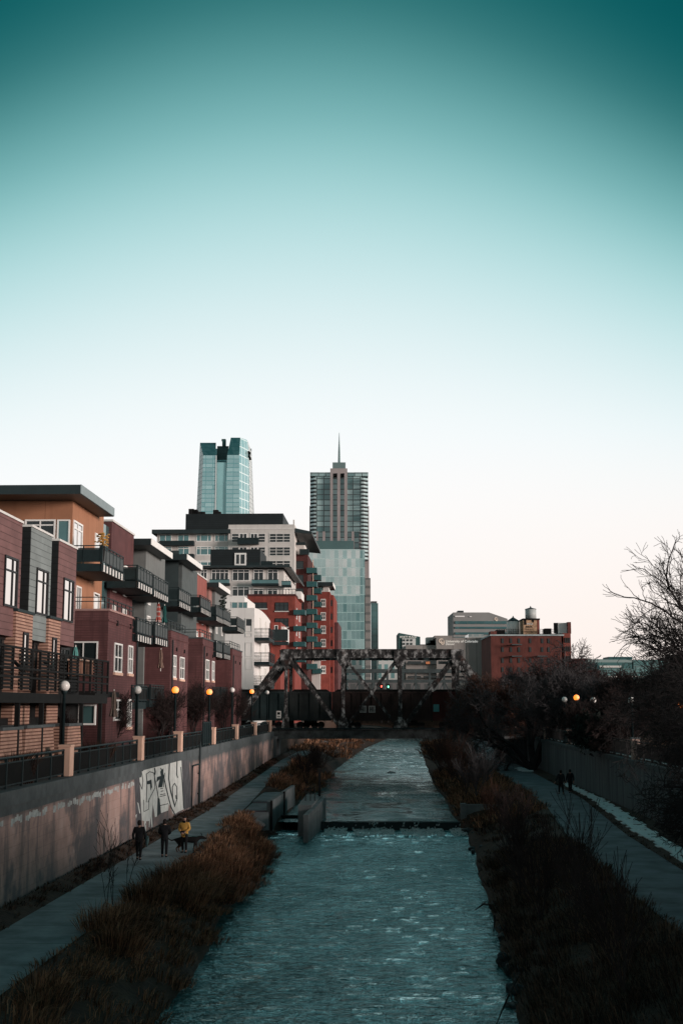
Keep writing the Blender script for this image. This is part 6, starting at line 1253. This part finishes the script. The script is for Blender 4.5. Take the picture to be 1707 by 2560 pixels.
front = (((-.27,.02,1.13),(-.10,.22,1.02)), ((.27,.02,1.13),(.10,.22,1.02)))
p = atZ(347,2150,.0); t, N_, W_ = person('person in black walking away beside the wall with a teal jacket over one arm', tuple(p), -.05, 1.80, m_cloth_black, m_cloth_black, hang, (.20,-.16), torso=1.08)
q = MB(); pts = [(.30,.06,1.16),(.36,.02,1.0),(.37,.0,.8),(.36,-.02,.58)]
q.tube([Vector(W_(a)) for a in pts], [.05,.085,.085,.03], 8); tag(q.build('folded_jacket', M('teal_grey_cloth', (.07,.12,.125), .9, .2, 4.), smooth=True), 'teal grey jacket hanging over the left walker arm', 'jacket')
p = atZ(411,2143,.0); person('person in black standing with hands in front beside the yellow jacket', tuple(p), .05, 1.76, m_cloth_black, m_cloth_black, front, (.08,-.10))
p = atZ(461,2132,.0); t, N_, W_ = person('person in a mustard yellow jacket and dark hat facing the camera with a dog leash', tuple(p), math.pi-.25, 1.74, m_yellow, m_cloth_black, (((-.28,.04,1.14),(-.12,.24,1.03)), ((.28,.04,1.14),(.12,.24,1.03))), (.04,-.03), hat=m_cloth_black, jlen=.06, torso=1.1)
skin('scarf', [N_((-.09,.07,1.49),.05), N_((0,.10,1.50),.055), N_((.09,.07,1.49),.05), N_((0,.09,1.56),.06)], [(0,1),(1,2),(1,3)], m_cloth_black, t); skin('glove', [N_((-.13,.26,1.01),.085), N_((.13,.26,1.01),.085)], [(0,1)], m_cloth_black, t)
hand = Vector(W_((0,.28,1.0)))
# dog, side on, head to the right
dp = atZ(470,2128,.0); dp.y -= .45; D0 = Vector((dp.x, dp.y, .0)); t = thing('dog', 'large black and tan dog standing on the path beside the yellow jacket', 'dog', tuple(D0))
def dn(x, y, z, r, r2=None): return (D0.x+x, D0.y+y, z, r, r2 or r)
nodes = [dn(0,0,.60,.13,.15), dn(.28,0,.60,.15,.18), dn(.48,0,.64,.12,.15), dn(.62,0,.72,.085), dn(.76,0,.72,.085,.09), dn(.88,-.01,.68,.055,.05), dn(.98,-.01,.66,.035), dn(-.28,0,.62,.13,.15), dn(-.46,0,.62,.10,.12), dn(-.60,0,.60,.045), dn(-.76,0,.56,.035), dn(-.88,0,.62,.028), dn(-.94,0,.70,.018)]
edges = [(0,1),(1,2),(2,3),(3,4),(4,5),(5,6),(0,7),(7,8),(8,9),(9,10),(10,11),(11,12)]
for sd in (-.1,.1):
    b = len(nodes); nodes += [dn(.42,sd,.50,.07), dn(.42+sd*.5,sd,.28,.042), dn(.44+sd*.5,sd,.06,.032), dn(.49+sd*.5,sd,.03,.035,.025)]; edges += [(2,b),(b,b+1),(b+1,b+2),(b+2,b+3)]
    b = len(nodes); nodes += [dn(-.40,sd,.48,.085), dn(-.32+sd*.4,sd,.34,.055), dn(-.47+sd*.4,sd,.20,.034), dn(-.43+sd*.4,sd,.06,.03), dn(-.38+sd*.4,sd,.03,.034,.025)]; edges += [(8,b),(b,b+1),(b+1,b+2),(b+2,b+3),(b+3,b+4)]
def dogmat():
    n = NT('black_and_tan_fur'); f = n.noise(3, 3); c = n.mix(n.step(n.math('ADD', n.z, n.math('MULTIPLY', f, .12)), .40, .30), (.012,.010,.010), (.09,.045,.025)); return n.done(c, .9)
skin('body', nodes, edges, dogmat(), t); 
for sd in (-.06,.06): skin('ear', [dn(.73,sd,.80,.03,.015), dn(.70,sd*1.1,.88,.022,.01), dn(.69,sd*1.1,.93,.006)], [(0,1),(1,2)], m_cloth_black, t)
skin('collar', [dn(.60,-.08,.70,.02), dn(.64,0,.62,.02), dn(.60,.08,.70,.02)], [(0,1),(1,2)], m_teal, t)
q = MB(); q.tube([hand, (hand+Vector((D0.x+.62,D0.y,.74)))/2+Vector((0,0,-.06)), Vector((D0.x+.62,D0.y,.74))], .014, 5); tag(q.build('leash', m_teal), 'thin teal leash from the yellow jacket person to the dog', 'leash')
p = atZ(1402,1986,.30); person('left one of two people in dark clothes walking away on the right path', tuple(p), .15, 1.85, m_cloth_dark, m_cloth_black, (((-.32,-.06,1.15),(-.42,.04,.92)), ((.27,.0,1.13),(.28,.06,.88))), (.18,-.18), torso=1.05)
p = atZ(1425,1982,.30); t, N_, W_ = person('right one of two people in dark clothes, wearing a backpack on the right path', tuple(p), .10, 1.82, m_cloth_dark, m_cloth_black, hang, (-.16,.16), torso=1.1)
q = skin('backpack', [N_((0,-.16,1.10),.15,.10), N_((0,-.18,1.28),.16,.11), N_((0,-.15,1.40),.10,.07)], [(0,1),(1,2)], m_cloth_black, t)
print('tree segments', sum(cnt))
